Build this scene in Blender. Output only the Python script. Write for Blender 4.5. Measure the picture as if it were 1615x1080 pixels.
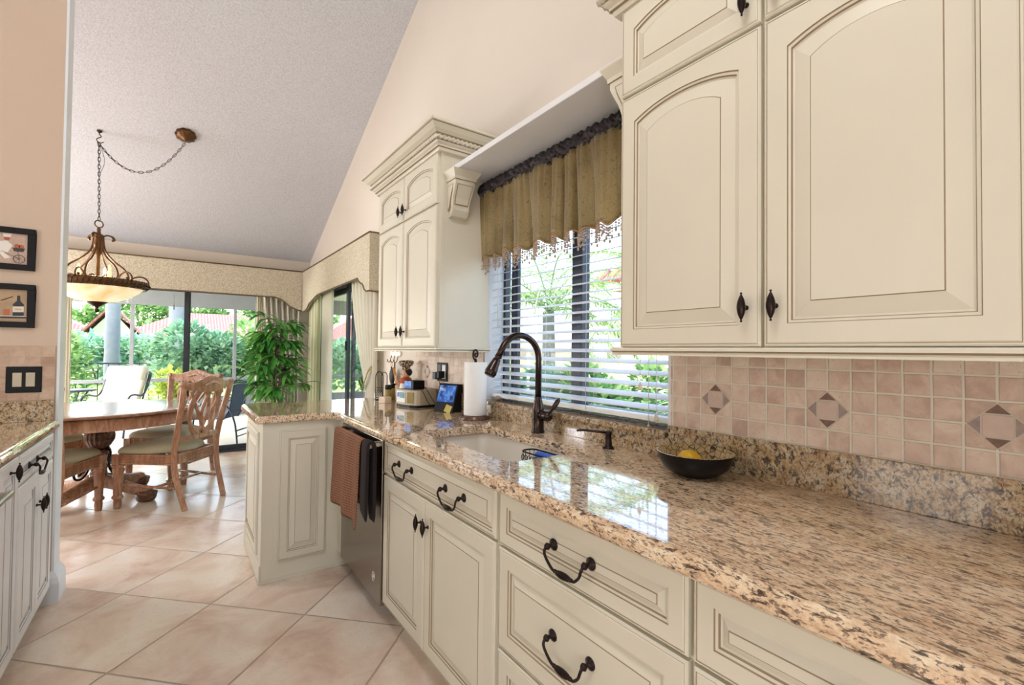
import bpy, math, random
from mathutils import Vector as V, Matrix
random.seed(7)
sc = bpy.context.scene
for o in list(bpy.data.objects): bpy.data.objects.remove(o)
COL = sc.collection
PI = math.pi

# ------------------------------------------------------------------ camera
H = 1.285
cam_d = bpy.data.cameras.new('camera')
cam = bpy.data.objects.new('camera', cam_d); COL.objects.link(cam)
cam_d.sensor_width = 36.0; cam_d.lens = 739.6 / 1615 * 36.0
cam_d.clip_start = 0.02; cam_d.clip_end = 400
Rw = ((0.81356547, 0.01964291, 0.58114144), (-0.58137176, 0.00880033, 0.81359045), (0.01086705, -0.99976833, 0.01857948))
cm = Matrix.Identity(4)
for i in range(3):
    cm[i][0] = Rw[i][0]; cm[i][1] = -Rw[i][1]; cm[i][2] = -Rw[i][2]
cm[2][3] = H
cam.matrix_world = cm
sc.camera = cam

# ------------------------------------------------------------------ light and exposure
sc.view_settings.view_transform = 'Standard'
sc.view_settings.look = 'None'
sc.view_settings.gamma = 1.0
sc.view_settings.use_curve_mapping = False
sc.view_settings.exposure = 0.08
w = bpy.data.worlds.new('sky'); sc.world = w; w.use_nodes = True
nt = w.node_tree; nt.nodes.clear()
wo = nt.nodes.new('ShaderNodeOutputWorld'); bg = nt.nodes.new('ShaderNodeBackground')
sky = nt.nodes.new('ShaderNodeTexSky')
sky.sky_type = 'NISHITA'; sky.sun_disc = False; sky.sun_elevation = math.radians(48); sky.sun_rotation = math.radians(-35)
sky.air_density = 1.0; sky.dust_density = 3.0; sky.ozone_density = 1.5
bg.inputs['Strength'].default_value = 1.3
nt.links.new(sky.outputs[0], bg.inputs[0]); nt.links.new(bg.outputs[0], wo.inputs[0])

def add_light(name, kind, loc, energy, color=(1, 1, 1), size=1.0, size_y=None, rot=(0, 0, 0), **k):
    ld = bpy.data.lights.new(name, kind); ld.energy = energy; ld.color = color
    if kind == 'AREA':
        ld.size = size
        if size_y: ld.shape = 'RECTANGLE'; ld.size_y = size_y
    for a, b in k.items(): setattr(ld, a, b)
    o = bpy.data.objects.new(name, ld); COL.objects.link(o); o.location = loc; o.rotation_euler = rot
    return o
add_light('sun', 'SUN', (0, 0, 12), 4.6, (1.0, 0.95, 0.88), angle=0.02, rot=(math.radians(43), 0, math.radians(-54)))
# unseen fill lights added to brighten the kitchen, dining room and patio
LC1 = (1.0, 0.98, 0.965)
add_light('kitchen_low_fill', 'POINT', (-2.3, -0.9, 1.3), 15, LC1, shadow_soft_size=0.4)
add_light('aisle_low_fill', 'POINT', (-0.7, -1.5, 0.85), 42, LC1, shadow_soft_size=0.3)
add_light('kitchen_high_fill', 'POINT', (-0.15, 0.4, 3.6), 64, LC1, shadow_soft_size=0.35)
add_light('living_fill', 'POINT', (-2.2, 1.2, 1.6), 33, LC1, shadow_soft_size=0.45)
add_light('dining_fill', 'POINT', (-2.5, 5.2, 1.6), 185, (0.95, 0.98, 1.06), shadow_soft_size=0.45)
add_light('patio_fill', 'POINT', (-3.4, 8.6, 0.9), 650, (1.0, 0.98, 0.94), shadow_soft_size=0.3)  # added fill for the patio ceiling, hidden beyond the partition

# ------------------------------------------------------------------ node helpers and materials
MATS = {}
def newmat(name):
    m = bpy.data.materials.new(name); m.use_nodes = True; MATS[name] = m
    t = m.node_tree; b = t.nodes['Principled BSDF']
    return m, t, b
def N(t, kind, **k):
    n = t.nodes.new(kind)
    for a, b in k.items():
        if a == 'op': n.operation = b
        elif a == 'ins':
            for i, v in b.items():
                if isinstance(v, (int, float, tuple, list)): n.inputs[i].default_value = v
                else: t.links.new(v, n.inputs[i])
        else: setattr(n, a, b)
    return n
def mth(t, op, a, b=None, c=None):
    ins = {0: a}
    if b is not None: ins[1] = b
    if c is not None: ins[2] = c
    return N(t, 'ShaderNodeMath', op=op, ins=ins).outputs[0]
def mixc(t, f, a, b, mode='MIX'):
    n = N(t, 'ShaderNodeMix', data_type='RGBA', blend_type=mode)
    for i, v in ((0, f), (6, a), (7, b)):
        if isinstance(v, (int, float, tuple, list)): n.inputs[i].default_value = v
        else: t.links.new(v, n.inputs[i])
    return n.outputs[2]
def ramp(t, f, stops):
    n = t.nodes.new('ShaderNodeValToRGB'); e = n.color_ramp.elements
    while len(e) < len(stops): e.new(0.5)
    for i, (p, c) in enumerate(stops):
        e[i].position = p; e[i].color = c if isinstance(c, tuple) else (c, c, c, 1)
    t.links.new(f, n.inputs[0]); return n.outputs[0]
def coords(t, scale=(1, 1, 1), rot=(0, 0, 0), loc=(0, 0, 0)):
    g = t.nodes.new('ShaderNodeTexCoord')
    return N(t, 'ShaderNodeMapping', ins={0: g.outputs['Object'], 1: loc, 2: rot, 3: scale}).outputs[0]
def noise(t, vec, scale, detail=3.0, rough=0.5, dist=0.0):
    return N(t, 'ShaderNodeTexNoise', ins={'Vector': vec, 'Scale': scale, 'Detail': detail, 'Roughness': rough, 'Distortion': dist}).outputs['Fac']
def bump(t, b, h, strength=0.3, dist=0.01):
    n = N(t, 'ShaderNodeBump', ins={'Height': h, 'Strength': strength, 'Distance': dist}); t.links.new(n.outputs[0], b.inputs['Normal'])
def rgb(r, g, b):  # sRGB 0-255 -> linear
    f = lambda c: (c / 255 / 12.92) if c / 255 <= 0.04045 else ((c / 255 + 0.055) / 1.055) ** 2.4
    return (f(r), f(g), f(b), 1)

def plain(name, col, rough=0.5, metal=0.0, var=0.06, nscale=12, coat=0.0, bstr=0.0, bscale=200, spec=0.5, trans=0.0, emit=None, estr=0):
    m, t, b = newmat(name)
    v = coords(t)
    n = noise(t, v, nscale, 4)
    dark = tuple(c * (1 - var * 2) for c in col[:3]) + (1,)
    light = tuple(min(1, c * (1 + var)) for c in col[:3]) + (1,)
    t.links.new(mixc(t, n, dark, light), b.inputs['Base Color'])
    b.inputs['Roughness'].default_value = rough; b.inputs['Metallic'].default_value = metal
    b.inputs['Coat Weight'].default_value = coat; b.inputs['Specular IOR Level'].default_value = spec
    if trans: b.inputs['Subsurface Weight'].default_value = 0
    if bstr: bump(t, b, noise(t, v, bscale, 2), bstr, 0.002)
    if emit: b.inputs['Emission Color'].default_value = emit; b.inputs['Emission Strength'].default_value = estr
    return m

cream = plain('cream paint', rgb(222, 216, 197), 0.38, var=0.03, nscale=6, bstr=0.05, bscale=90)
cream_daylit = plain('daylight-tinted cream paint', rgb(236, 237, 238), 0.38, var=0.02, nscale=6)  # cream lightened to put bluish window daylight into the colour
glaze2 = plain('grey glaze', rgb(176, 176, 178), 0.5, var=0.1, nscale=20)  # greyer glaze to go with the daylight-tinted cream
glaze = plain('brown glaze', rgb(158, 138, 112), 0.5, var=0.12, nscale=20)
wallm = plain('wall paint', rgb(222, 212, 198), 0.85, var=0.02, nscale=3, bstr=0.25, bscale=160)
trimm = plain('white trim paint', rgb(232, 238, 244), 0.45, var=0.02)
bronze = plain('dark bronze', rgb(52, 42, 40), 0.32, metal=0.85, var=0.2)
bronze2 = plain('oil rubbed bronze', rgb(70, 58, 55), 0.22, metal=0.9, var=0.25, nscale=25)
frame_blue = plain('bronze aluminium frame', rgb(52, 56, 66), 0.4, metal=0.3)
black = plain('black plastic', rgb(16, 16, 19), 0.5, spec=0.25)
white = plain('white plastic', rgb(238, 238, 234), 0.5, var=0.01)
sinkm = plain('sink ceramic', rgb(240, 232, 218), 0.15, coat=0.5, var=0.01)
steel = plain('stainless steel', rgb(150, 142, 134), 0.22, metal=1.0, var=0.04, nscale=8)
silver = plain('brushed nickel', rgb(205, 200, 190), 0.3, metal=0.9)
rail_grey = plain('screen frame paint', rgb(120, 122, 130), 0.5)
concrete = plain('patio deck', rgb(196, 188, 178), 0.75, var=0.06, nscale=5)
stucco = plain('stucco', rgb(206, 194, 172), 0.9, var=0.03, bstr=0.3, bscale=60)
soffitm = plain('soffit paint', rgb(240, 236, 226), 0.9, var=0.01)
paper = plain('paper towel', rgb(244, 243, 240), 0.9, var=0.02, bstr=0.4, bscale=60)
lemonm = plain('lemon peel', rgb(238, 190, 30), 0.4, var=0.08, nscale=30, bstr=0.3, bscale=250)
radiom = plain('champagne plastic', rgb(196, 184, 160), 0.4)
palebox = plain('pale plastic box', rgb(226, 205, 178), 0.5)
tealm = plain('teal label', rgb(40, 130, 140), 0.4)
yellow = plain('yellow note', rgb(214, 196, 110), 0.7)
wood_lt = plain('spoon wood', rgb(196, 140, 70), 0.5, var=0.15, nscale=30)
orange = plain('orange scarf', rgb(190, 84, 40), 0.6)
skin = plain('figurine skin', rgb(226, 180, 150), 0.5)
hairm = plain('figurine hair', rgb(30, 26, 26), 0.5)
bluem = plain('blue sponge', rgb(60, 110, 220), 0.8)
barkm = plain('bark', rgb(120, 100, 80), 0.9, var=0.25, nscale=14, bstr=0.6, bscale=30)
palmbark = plain('palm trunk', rgb(140, 140, 144), 0.9, var=0.12, nscale=8, bstr=0.5, bscale=20)
lawn = plain('lawn', rgb(140, 165, 80), 0.95, var=0.2, nscale=3)
redroof = None
cushion = plain('outdoor cushion', rgb(204, 196, 182), 0.9, var=0.06)
tiebk = plain('olive gold trim', rgb(150, 132, 70), 0.6, metal=0.2)
pink = plain('rosy card', rgb(208, 180, 160), 0.8)
mirrorblk = plain('black glass', rgb(12, 14, 20), 0.08)
antique = plain('antique brass', rgb(108, 76, 46), 0.35, metal=0.75, var=0.3, nscale=30)
bluemetal = plain('dark patio metal', rgb(50, 58, 76), 0.45, metal=0.4)
shade_cloth = plain('dark shade cloth', rgb(36, 26, 28), 0.95, bstr=0.5, bscale=400)

def leafmat(name, a, b_, rough=0.35, tr=0.25):
    m, t, b = newmat(name)
    oi = t.nodes.new('ShaderNodeNewGeometry')
    r = oi.outputs['Random Per Island']
    t.links.new(mixc(t, r, a, b_), b.inputs['Base Color'])
    b.inputs['Roughness'].default_value = rough
    tl = N(t, 'ShaderNodeBsdfTranslucent'); t.links.new(mixc(t, r, a, b_), tl.inputs[0])
    mx = N(t, 'ShaderNodeMixShader', ins={0: tr, 1: b.outputs[0], 2: tl.outputs[0]})
    t.links.new(mx.outputs[0], t.nodes['Material Output'].inputs[0])
    return m
leaf_in = leafmat('houseplant leaf', rgb(52, 128, 54), rgb(126, 188, 88), 0.3)
leaf_a = leafmat('shrub leaf', rgb(110, 158, 96), rgb(182, 212, 140), 0.6)
leaf_b = leafmat('bluish shrub leaf', rgb(104, 156, 126), rgb(176, 210, 176), 0.6)
leaf_y = leafmat('yellow shrub leaf', rgb(150, 180, 60), rgb(226, 228, 130), 0.6)
leaf_p = leafmat('palm leaf', rgb(116, 160, 100), rgb(190, 214, 142), 0.5)

def cloth(name, col, rough=0.9, tr=0.3, var=0.05, nscale=20, bstr=0.0, bscale=300):
    m = plain(name, col, rough, var=var, nscale=nscale, bstr=bstr, bscale=bscale)
    t = m.node_tree; b = t.nodes['Principled BSDF']
    tl = N(t, 'ShaderNodeBsdfTranslucent', ins={0: col})
    mx = N(t, 'ShaderNodeMixShader', ins={0: tr, 1: b.outputs[0], 2: tl.outputs[0]})
    t.links.new(mx.outputs[0], t.nodes['Material Output'].inputs[0])
    return m
sheer = cloth('white curtain cloth', rgb(240, 236, 222), tr=0.4, var=0.02)
slatm = cloth('blind slat', rgb(242, 244, 246), 0.4, tr=0.25, var=0.01)
screenm = cloth('chair sling', rgb(62, 74, 92), 0.8, tr=0.3)

def glassm():
    m, t, b = newmat('clear glass'); t.nodes.remove(b)
    tr = N(t, 'ShaderNodeBsdfTransparent', ins={0: (0.97, 0.985, 0.98, 1)}); gl = N(t, 'ShaderNodeBsdfGlossy', ins={'Roughness': 0.02})
    lw = N(t, 'ShaderNodeLayerWeight', ins={0: 0.25})
    f = mth(t, 'MULTIPLY', lw.outputs['Fresnel'], 0.35)
    mx = N(t, 'ShaderNodeMixShader', ins={0: f, 1: tr.outputs[0], 2: gl.outputs[0]})
    t.links.new(mx.outputs[0], t.nodes['Material Output'].inputs[0]); return m
glass = glassm()

def granite():
    m, t, b = newmat('granite')
    v = coords(t, rot=(0.3, 0.2, 0.5)); vs = coords(t, scale=(1.15, 0.42, 0.9), rot=(0.2, 0.1, -0.45))
    base = ramp(t, noise(t, vs, 34, 5, 0.7, 0.4), [(0.30, rgb(166, 124, 92)), (0.45, rgb(224, 186, 146)), (0.58, rgb(244, 218, 182)), (0.75, rgb(250, 238, 214))])
    fine = ramp(t, noise(t, v, 130, 3, 0.6), [(0.35, rgb(184, 154, 128)), (0.6, rgb(244, 226, 198))])
    c = mixc(t, 0.35, base, fine)
    d1 = ramp(t, noise(t, vs, 150, 3, 0.65, 0.5), [(0.53, 0.0), (0.59, 1.0)])
    d2 = ramp(t, noise(t, vs, 75, 4, 0.68, 0.5), [(0.565, 0.0), (0.61, 1.0)])
    c = mixc(t, mth(t, 'MULTIPLY', d1, 0.75), c, rgb(72, 50, 42))
    c = mixc(t, mth(t, 'MULTIPLY', d2, 0.85), c, rgb(44, 34, 34))
    t.links.new(c, b.inputs['Base Color'])
    b.inputs['Roughness'].default_value = 0.07; b.inputs['Coat Weight'].default_value = 0.6; b.inputs['Coat Roughness'].default_value = 0.03
    b.inputs['Specular IOR Level'].default_value = 0.7
    return m
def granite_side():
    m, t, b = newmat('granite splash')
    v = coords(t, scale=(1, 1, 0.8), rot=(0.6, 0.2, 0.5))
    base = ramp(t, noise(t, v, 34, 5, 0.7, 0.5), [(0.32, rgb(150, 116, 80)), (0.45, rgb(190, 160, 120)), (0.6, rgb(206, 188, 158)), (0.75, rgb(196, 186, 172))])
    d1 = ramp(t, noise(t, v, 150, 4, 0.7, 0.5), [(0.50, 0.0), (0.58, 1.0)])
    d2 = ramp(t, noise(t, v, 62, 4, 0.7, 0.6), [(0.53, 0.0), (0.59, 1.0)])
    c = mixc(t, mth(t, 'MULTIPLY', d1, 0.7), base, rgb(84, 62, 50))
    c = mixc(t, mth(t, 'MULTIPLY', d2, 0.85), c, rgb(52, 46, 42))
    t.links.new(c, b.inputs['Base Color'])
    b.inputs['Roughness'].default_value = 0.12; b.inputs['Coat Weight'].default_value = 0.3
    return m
gran = granite(); gransp = granite_side()

def tilemat(name, axis_u, pitch, off_u, off_v, grout_w, grout, stops, rough, nsc, bumpd, diag=False, axis_v=2, nmix=1.0):
    m, t, b = newmat(name)
    g = t.nodes.new('ShaderNodeTexCoord'); s = N(t, 'ShaderNodeSeparateXYZ', ins={0: g.outputs['Object']}).outputs
    if diag:
        u = mth(t, 'MULTIPLY', mth(t, 'ADD', s[0], s[1]), 0.70710678); vv = mth(t, 'MULTIPLY', mth(t, 'SUBTRACT', s[1], s[0]), 0.70710678)
    else: u = s[axis_u]; vv = s[axis_v]
    wob = mth(t, 'MULTIPLY', mth(t, 'SUBTRACT', noise(t, g.outputs['Object'], 18 if not diag else 6, 2), 0.5), 0.06 if not diag else 0.006)
    U = mth(t, 'DIVIDE', mth(t, 'SUBTRACT', u, off_u), pitch); W = mth(t, 'DIVIDE', mth(t, 'SUBTRACT', vv, off_v), pitch)
    U = mth(t, 'ADD', U, wob); W = mth(t, 'SUBTRACT', W, wob)
    def edge(x):
        f = mth(t, 'FRACT', x); return mth(t, 'MINIMUM', f, mth(t, 'SUBTRACT', 1.0, f))
    e = mth(t, 'MINIMUM', edge(U), edge(W))
    gm = ramp(t, e, [(grout_w * 0.8, 1.0), (grout_w * 1.5, 0.0)])
    cell = N(t, 'ShaderNodeCombineXYZ', ins={0: mth(t, 'FLOOR', U), 1: mth(t, 'FLOOR', W)})
    wn = N(t, 'ShaderNodeTexWhiteNoise', noise_dimensions='3D', ins={'Vector': cell.outputs[0]})
    offv = N(t, 'ShaderNodeVectorMath', op='MULTIPLY_ADD', ins={0: wn.outputs['Color'], 1: (7.0, 7.0, 7.0), 2: g.outputs['Object']}).outputs[0]
    n = noise(t, offv, nsc, 6, 0.6, 0.6)
    f = mth(t, 'ADD', mth(t, 'MULTIPLY', n, nmix), mth(t, 'MULTIPLY', mth(t, 'SUBTRACT', wn.outputs['Value'], 0.5), 0.17 if diag else 0.40))
    c = ramp(t, f, stops)
    pit = ramp(t, noise(t, g.outputs['Object'], 90 if not diag else 60, 3, 0.7), [(0.33, 1.0), (0.40, 0.0)])
    c = mixc(t, mth(t, 'MULTIPLY', pit, 0.5), c, tuple(x * 0.75 for x in stops[1][1][:3]) + (1,))
    c = mixc(t, gm, c, grout)
    t.links.new(c, b.inputs['Base Color'])
    b.inputs['Roughness'].default_value = rough
    t.links.new(mth(t, 'ADD', mth(t, 'MULTIPLY', gm, 0.4), rough), b.inputs['Roughness'])
    hgt = mth(t, 'ADD', mth(t, 'MULTIPLY', gm, -1.0), mth(t, 'MULTIPLY', noise(t, g.outputs['Object'], nsc * 5, 4, 0.6), 0.35))
    bump(t, b, hgt, 0.6, bumpd)
    return m
floorm = tilemat('floor tile', 0, 0.5155, 2.1 - 0.5155 * 6, 1.868 - 0.5155 * 8, 0.0065, rgb(176, 158, 138), [(0.28, rgb(200, 168, 148)), (0.45, rgb(224, 202, 182)), (0.6, rgb(234, 220, 202)), (0.78, rgb(228, 220, 208))], 0.24, 3.2, 0.004, diag=True)
tum = [(0.25, rgb(192, 164, 148)), (0.45, rgb(214, 190, 172)), (0.62, rgb(224, 204, 186)), (0.8, rgb(232, 218, 200))]
walltile = tilemat('tumbled wall tile', 1, 0.0538, 0.2135 - 0.0538 * 40, 1.028 - 0.0538 * 10, 0.045, rgb(226, 218, 202), tum, 0.45, 16, 0.004)
tum2 = [(0.25, rgb(172, 138, 116)), (0.45, rgb(190, 160, 136)), (0.62, rgb(202, 174, 150)), (0.8, rgb(212, 190, 168))]
lefttile = tilemat('tumbled wall tile on the left wall', 0, 0.0538, -0.497 - 0.0538 * 20, 1.017 - 0.0538 * 10, 0.02, rgb(196, 180, 160), tum2, 0.45, 16, 0.0015)
stone_dk = plain('brown inlay stone', rgb(132, 100, 84), 0.4, var=0.25, nscale=70)
stone_gr = plain('grey inlay stone', rgb(168, 148, 140), 0.4, var=0.2, nscale=60)
stone_lt = plain('pale inlay stone', rgb(214, 190, 176), 0.45, var=0.1, nscale=50)
groutm = plain('grout', rgb(206, 198, 182), 0.9)

def ceilm():
    m, t, b = newmat('textured ceiling'); v = coords(t)
    n = noise(t, v, 85, 3, 0.7)
    t.links.new(ramp(t, n, [(0.3, rgb(188, 188, 193)), (0.6, rgb(213, 214, 219))]), b.inputs['Base Color'])
    b.inputs['Roughness'].default_value = 0.95; bump(t, b, n, 0.5, 0.008); return m
ceilmat = ceilm()

def woodm(name, stops, rough, scale=(1, 1, 1), coat=0.0, ns=6):
    m, t, b = newmat(name); v = coords(t, scale=scale)
    n = noise(t, v, ns, 5, 0.6, 1.2)
    t.links.new(ramp(t, n, stops), b.inputs['Base Color']); b.inputs['Roughness'].default_value = rough; b.inputs['Coat Weight'].default_value = coat
    bump(t, b, noise(t, v, ns * 6, 3), 0.15, 0.002); return m
chairwood = woodm('pickled chair wood', [(0.25, rgb(122, 82, 60)), (0.5, rgb(164, 120, 92)), (0.75, rgb(200, 166, 138))], 0.38, (4, 4, 1), 0.2)
tablewood = woodm('table wood', [(0.25, rgb(110, 76, 60)), (0.5, rgb(150, 112, 90)), (0.75, rgb(176, 146, 126))], 0.22, (1, 5, 1), 0.5, 4)
darkwood = woodm('dark carved wood', [(0.3, rgb(58, 34, 28)), (0.55, rgb(100, 64, 48)), (0.8, rgb(150, 110, 84))], 0.25, (3, 3, 3), 0.4)
seatm = plain('sage seat fabric', rgb(176, 172, 146), 0.75, var=0.08, nscale=60, bstr=0.3, bscale=500)

def dotfabric():
    m, t, b = newmat('dotted cornice fabric'); v = coords(t)
    n = ramp(t, noise(t, v, 115, 2, 0.6), [(0.42, rgb(176, 164, 140)), (0.56, rgb(208, 198, 176))])
    t.links.new(n, b.inputs['Base Color']); b.inputs['Roughness'].default_value = 0.9; return m
cornice_m = dotfabric()
def silk():
    m, t, b = newmat('olive gold silk')
    g = t.nodes.new('ShaderNodeTexCoord')
    v = N(t, 'ShaderNodeMapping', ins={0: g.outputs['Object'], 3: (1, 1, 1)}).outputs[0]
    n = noise(t, v, 20, 2, 0.5, 2.2)
    ln = ramp(t, n, [(0.475, 0.0), (0.495, 1.0), (0.515, 0.0)])
    base = ramp(t, noise(t, v, 3, 2), [(0.3, rgb(106, 88, 50)), (0.7, rgb(156, 136, 86))])
    t.links.new(mixc(t, mth(t, 'MULTIPLY', ln, 0.8), base, rgb(66, 50, 34)), b.inputs['Base Color'])
    b.inputs['Roughness'].default_value = 0.42; b.inputs['Metallic'].default_value = 0.15
    b.inputs['Sheen Weight'].default_value = 0.3
    return m
silkm = silk()
silkdark = plain('dark gathered silk', rgb(62, 54, 58), 0.38, var=0.3, nscale=30)
beadm = plain('amber and clear beads', rgb(196, 168, 140), 0.15, var=0.4, nscale=120, coat=0.5)
def stripes(name, a, b_, freq, axis):
    m, t, b = newmat(name); g = t.nodes.new('ShaderNodeTexCoord'); s = N(t, 'ShaderNodeSeparateXYZ', ins={0: g.outputs['Object']}).outputs
    f = mth(t, 'FRACT', mth(t, 'MULTIPLY', s[axis], freq))
    c = ramp(t, f, [(0.0, a), (0.45, a), (0.55, b_), (0.95, b_)])
    t.links.new(c, b.inputs['Base Color']); b.inputs['Roughness'].default_value = 0.9
    tl = N(t, 'ShaderNodeBsdfTranslucent'); t.links.new(c, tl.inputs[0])
    mx = N(t, 'ShaderNodeMixShader', ins={0: 0.3, 1: b.outputs[0], 2: tl.outputs[0]}); t.links.new(mx.outputs[0], t.nodes['Material Output'].inputs[0])
    return m
stripe_far = stripes('striped curtain cloth', rgb(240, 235, 222), rgb(208, 202, 188), 22, 0)
stripe_right = stripes('pale green striped curtain', rgb(236, 230, 206), rgb(206, 206, 168), 7, 1)
def towelm():
    m, t, b = newmat('brown waffle towel'); v = coords(t, scale=(1, 1, 1))
    s = N(t, 'ShaderNodeSeparateXYZ', ins={0: v}).outputs
    k = mth(t, 'MULTIPLY', mth(t, 'SINE', mth(t, 'MULTIPLY', mth(t, 'ADD', s[1], s[2]), 250)), mth(t, 'SINE', mth(t, 'MULTIPLY', mth(t, 'SUBTRACT', s[1], s[2]), 250)))
    t.links.new(ramp(t, mth(t, 'MULTIPLY_ADD', k, 0.5, 0.5), [(0.2, rgb(112, 72, 52)), (0.8, rgb(164, 114, 84))]), b.inputs['Base Color'])
    b.inputs['Roughness'].default_value = 0.95; bump(t, b, k, 0.7, 0.004); return m
towel_m = towelm()
def roofm():
    m, t, b = newmat('terracotta roof tile'); g = t.nodes.new('ShaderNodeTexCoord')
    w_ = N(t, 'ShaderNodeTexWave', ins={'Vector': g.outputs['Object'], 'Scale': 1.6, 'Distortion': 0.3})
    c = mixc(t, noise(t, g.outputs['Object'], 4, 4), rgb(150, 84, 78), rgb(182, 120, 110))
    c = mixc(t, mth(t, 'MULTIPLY', w_.outputs['Fac'], 0.25), c, rgb(150, 90, 76))
    t.links.new(c, b.inputs['Base Color']); b.inputs['Roughness'].default_value = 0.9; bump(t, b, w_.outputs['Fac'], 0.6, 0.05); return m
redroof = roofm()
def bowlglass():
    m, t, b = newmat('alabaster glass'); v = coords(t)
    c = ramp(t, noise(t, v, 5, 4, 0.5, 1.5), [(0.35, rgb(236, 196, 140)), (0.6, rgb(252, 232, 196))])
    t.links.new(c, b.inputs['Base Color']); b.inputs['Roughness'].default_value = 0.3
    t.links.new(c, b.inputs['Emission Color']); b.inputs['Emission Strength'].default_value = 0.62; return m
alab = bowlglass()
def screenmat():
    m, t, b = newmat('lit display'); v = coords(t)
    c = ramp(t, noise(t, v, 22, 3, 0.5, 1.0), [(0.35, rgb(20, 44, 110)), (0.5, rgb(52, 110, 200)), (0.7, rgb(120, 180, 235))])
    b.inputs['Base Color'].default_value = (0.01, 0.01, 0.02, 1); b.inputs['Roughness'].default_value = 0.15
    t.links.new(c, b.inputs['Emission Color']); b.inputs['Emission Strength'].default_value = 0.8; return m
dispm = screenmat()
bulbm = plain('lit glass finial', rgb(255, 230, 180), 0.3, emit=rgb(255, 214, 140), estr=1.2)
def leopard():
    m, t, b = newmat('spotted hat'); v = coords(t)
    n = noise(t, v, 110, 2); t.links.new(ramp(t, n, [(0.47, rgb(40, 30, 26)), (0.54, rgb(226, 206, 170))]), b.inputs['Base Color']); return m
spotm = leopard()
bowlin = None
def bowlmat():
    m, t, b = newmat('cracked bowl glaze'); v = coords(t)
    vo = N(t, 'ShaderNodeTexVoronoi', feature='DISTANCE_TO_EDGE', ins={'Vector': v, 'Scale': 55.0})
    t.links.new(ramp(t, vo.outputs['Distance'], [(0.02, rgb(60, 50, 44)), (0.07, rgb(206, 180, 130))]), b.inputs['Base Color']); b.inputs['Roughness'].default_value = 0.15; return m
bowlin = bowlmat()
bowlout = plain('dark bowl glaze', rgb(14, 10, 14), 0.32, spec=0.25)

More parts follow.
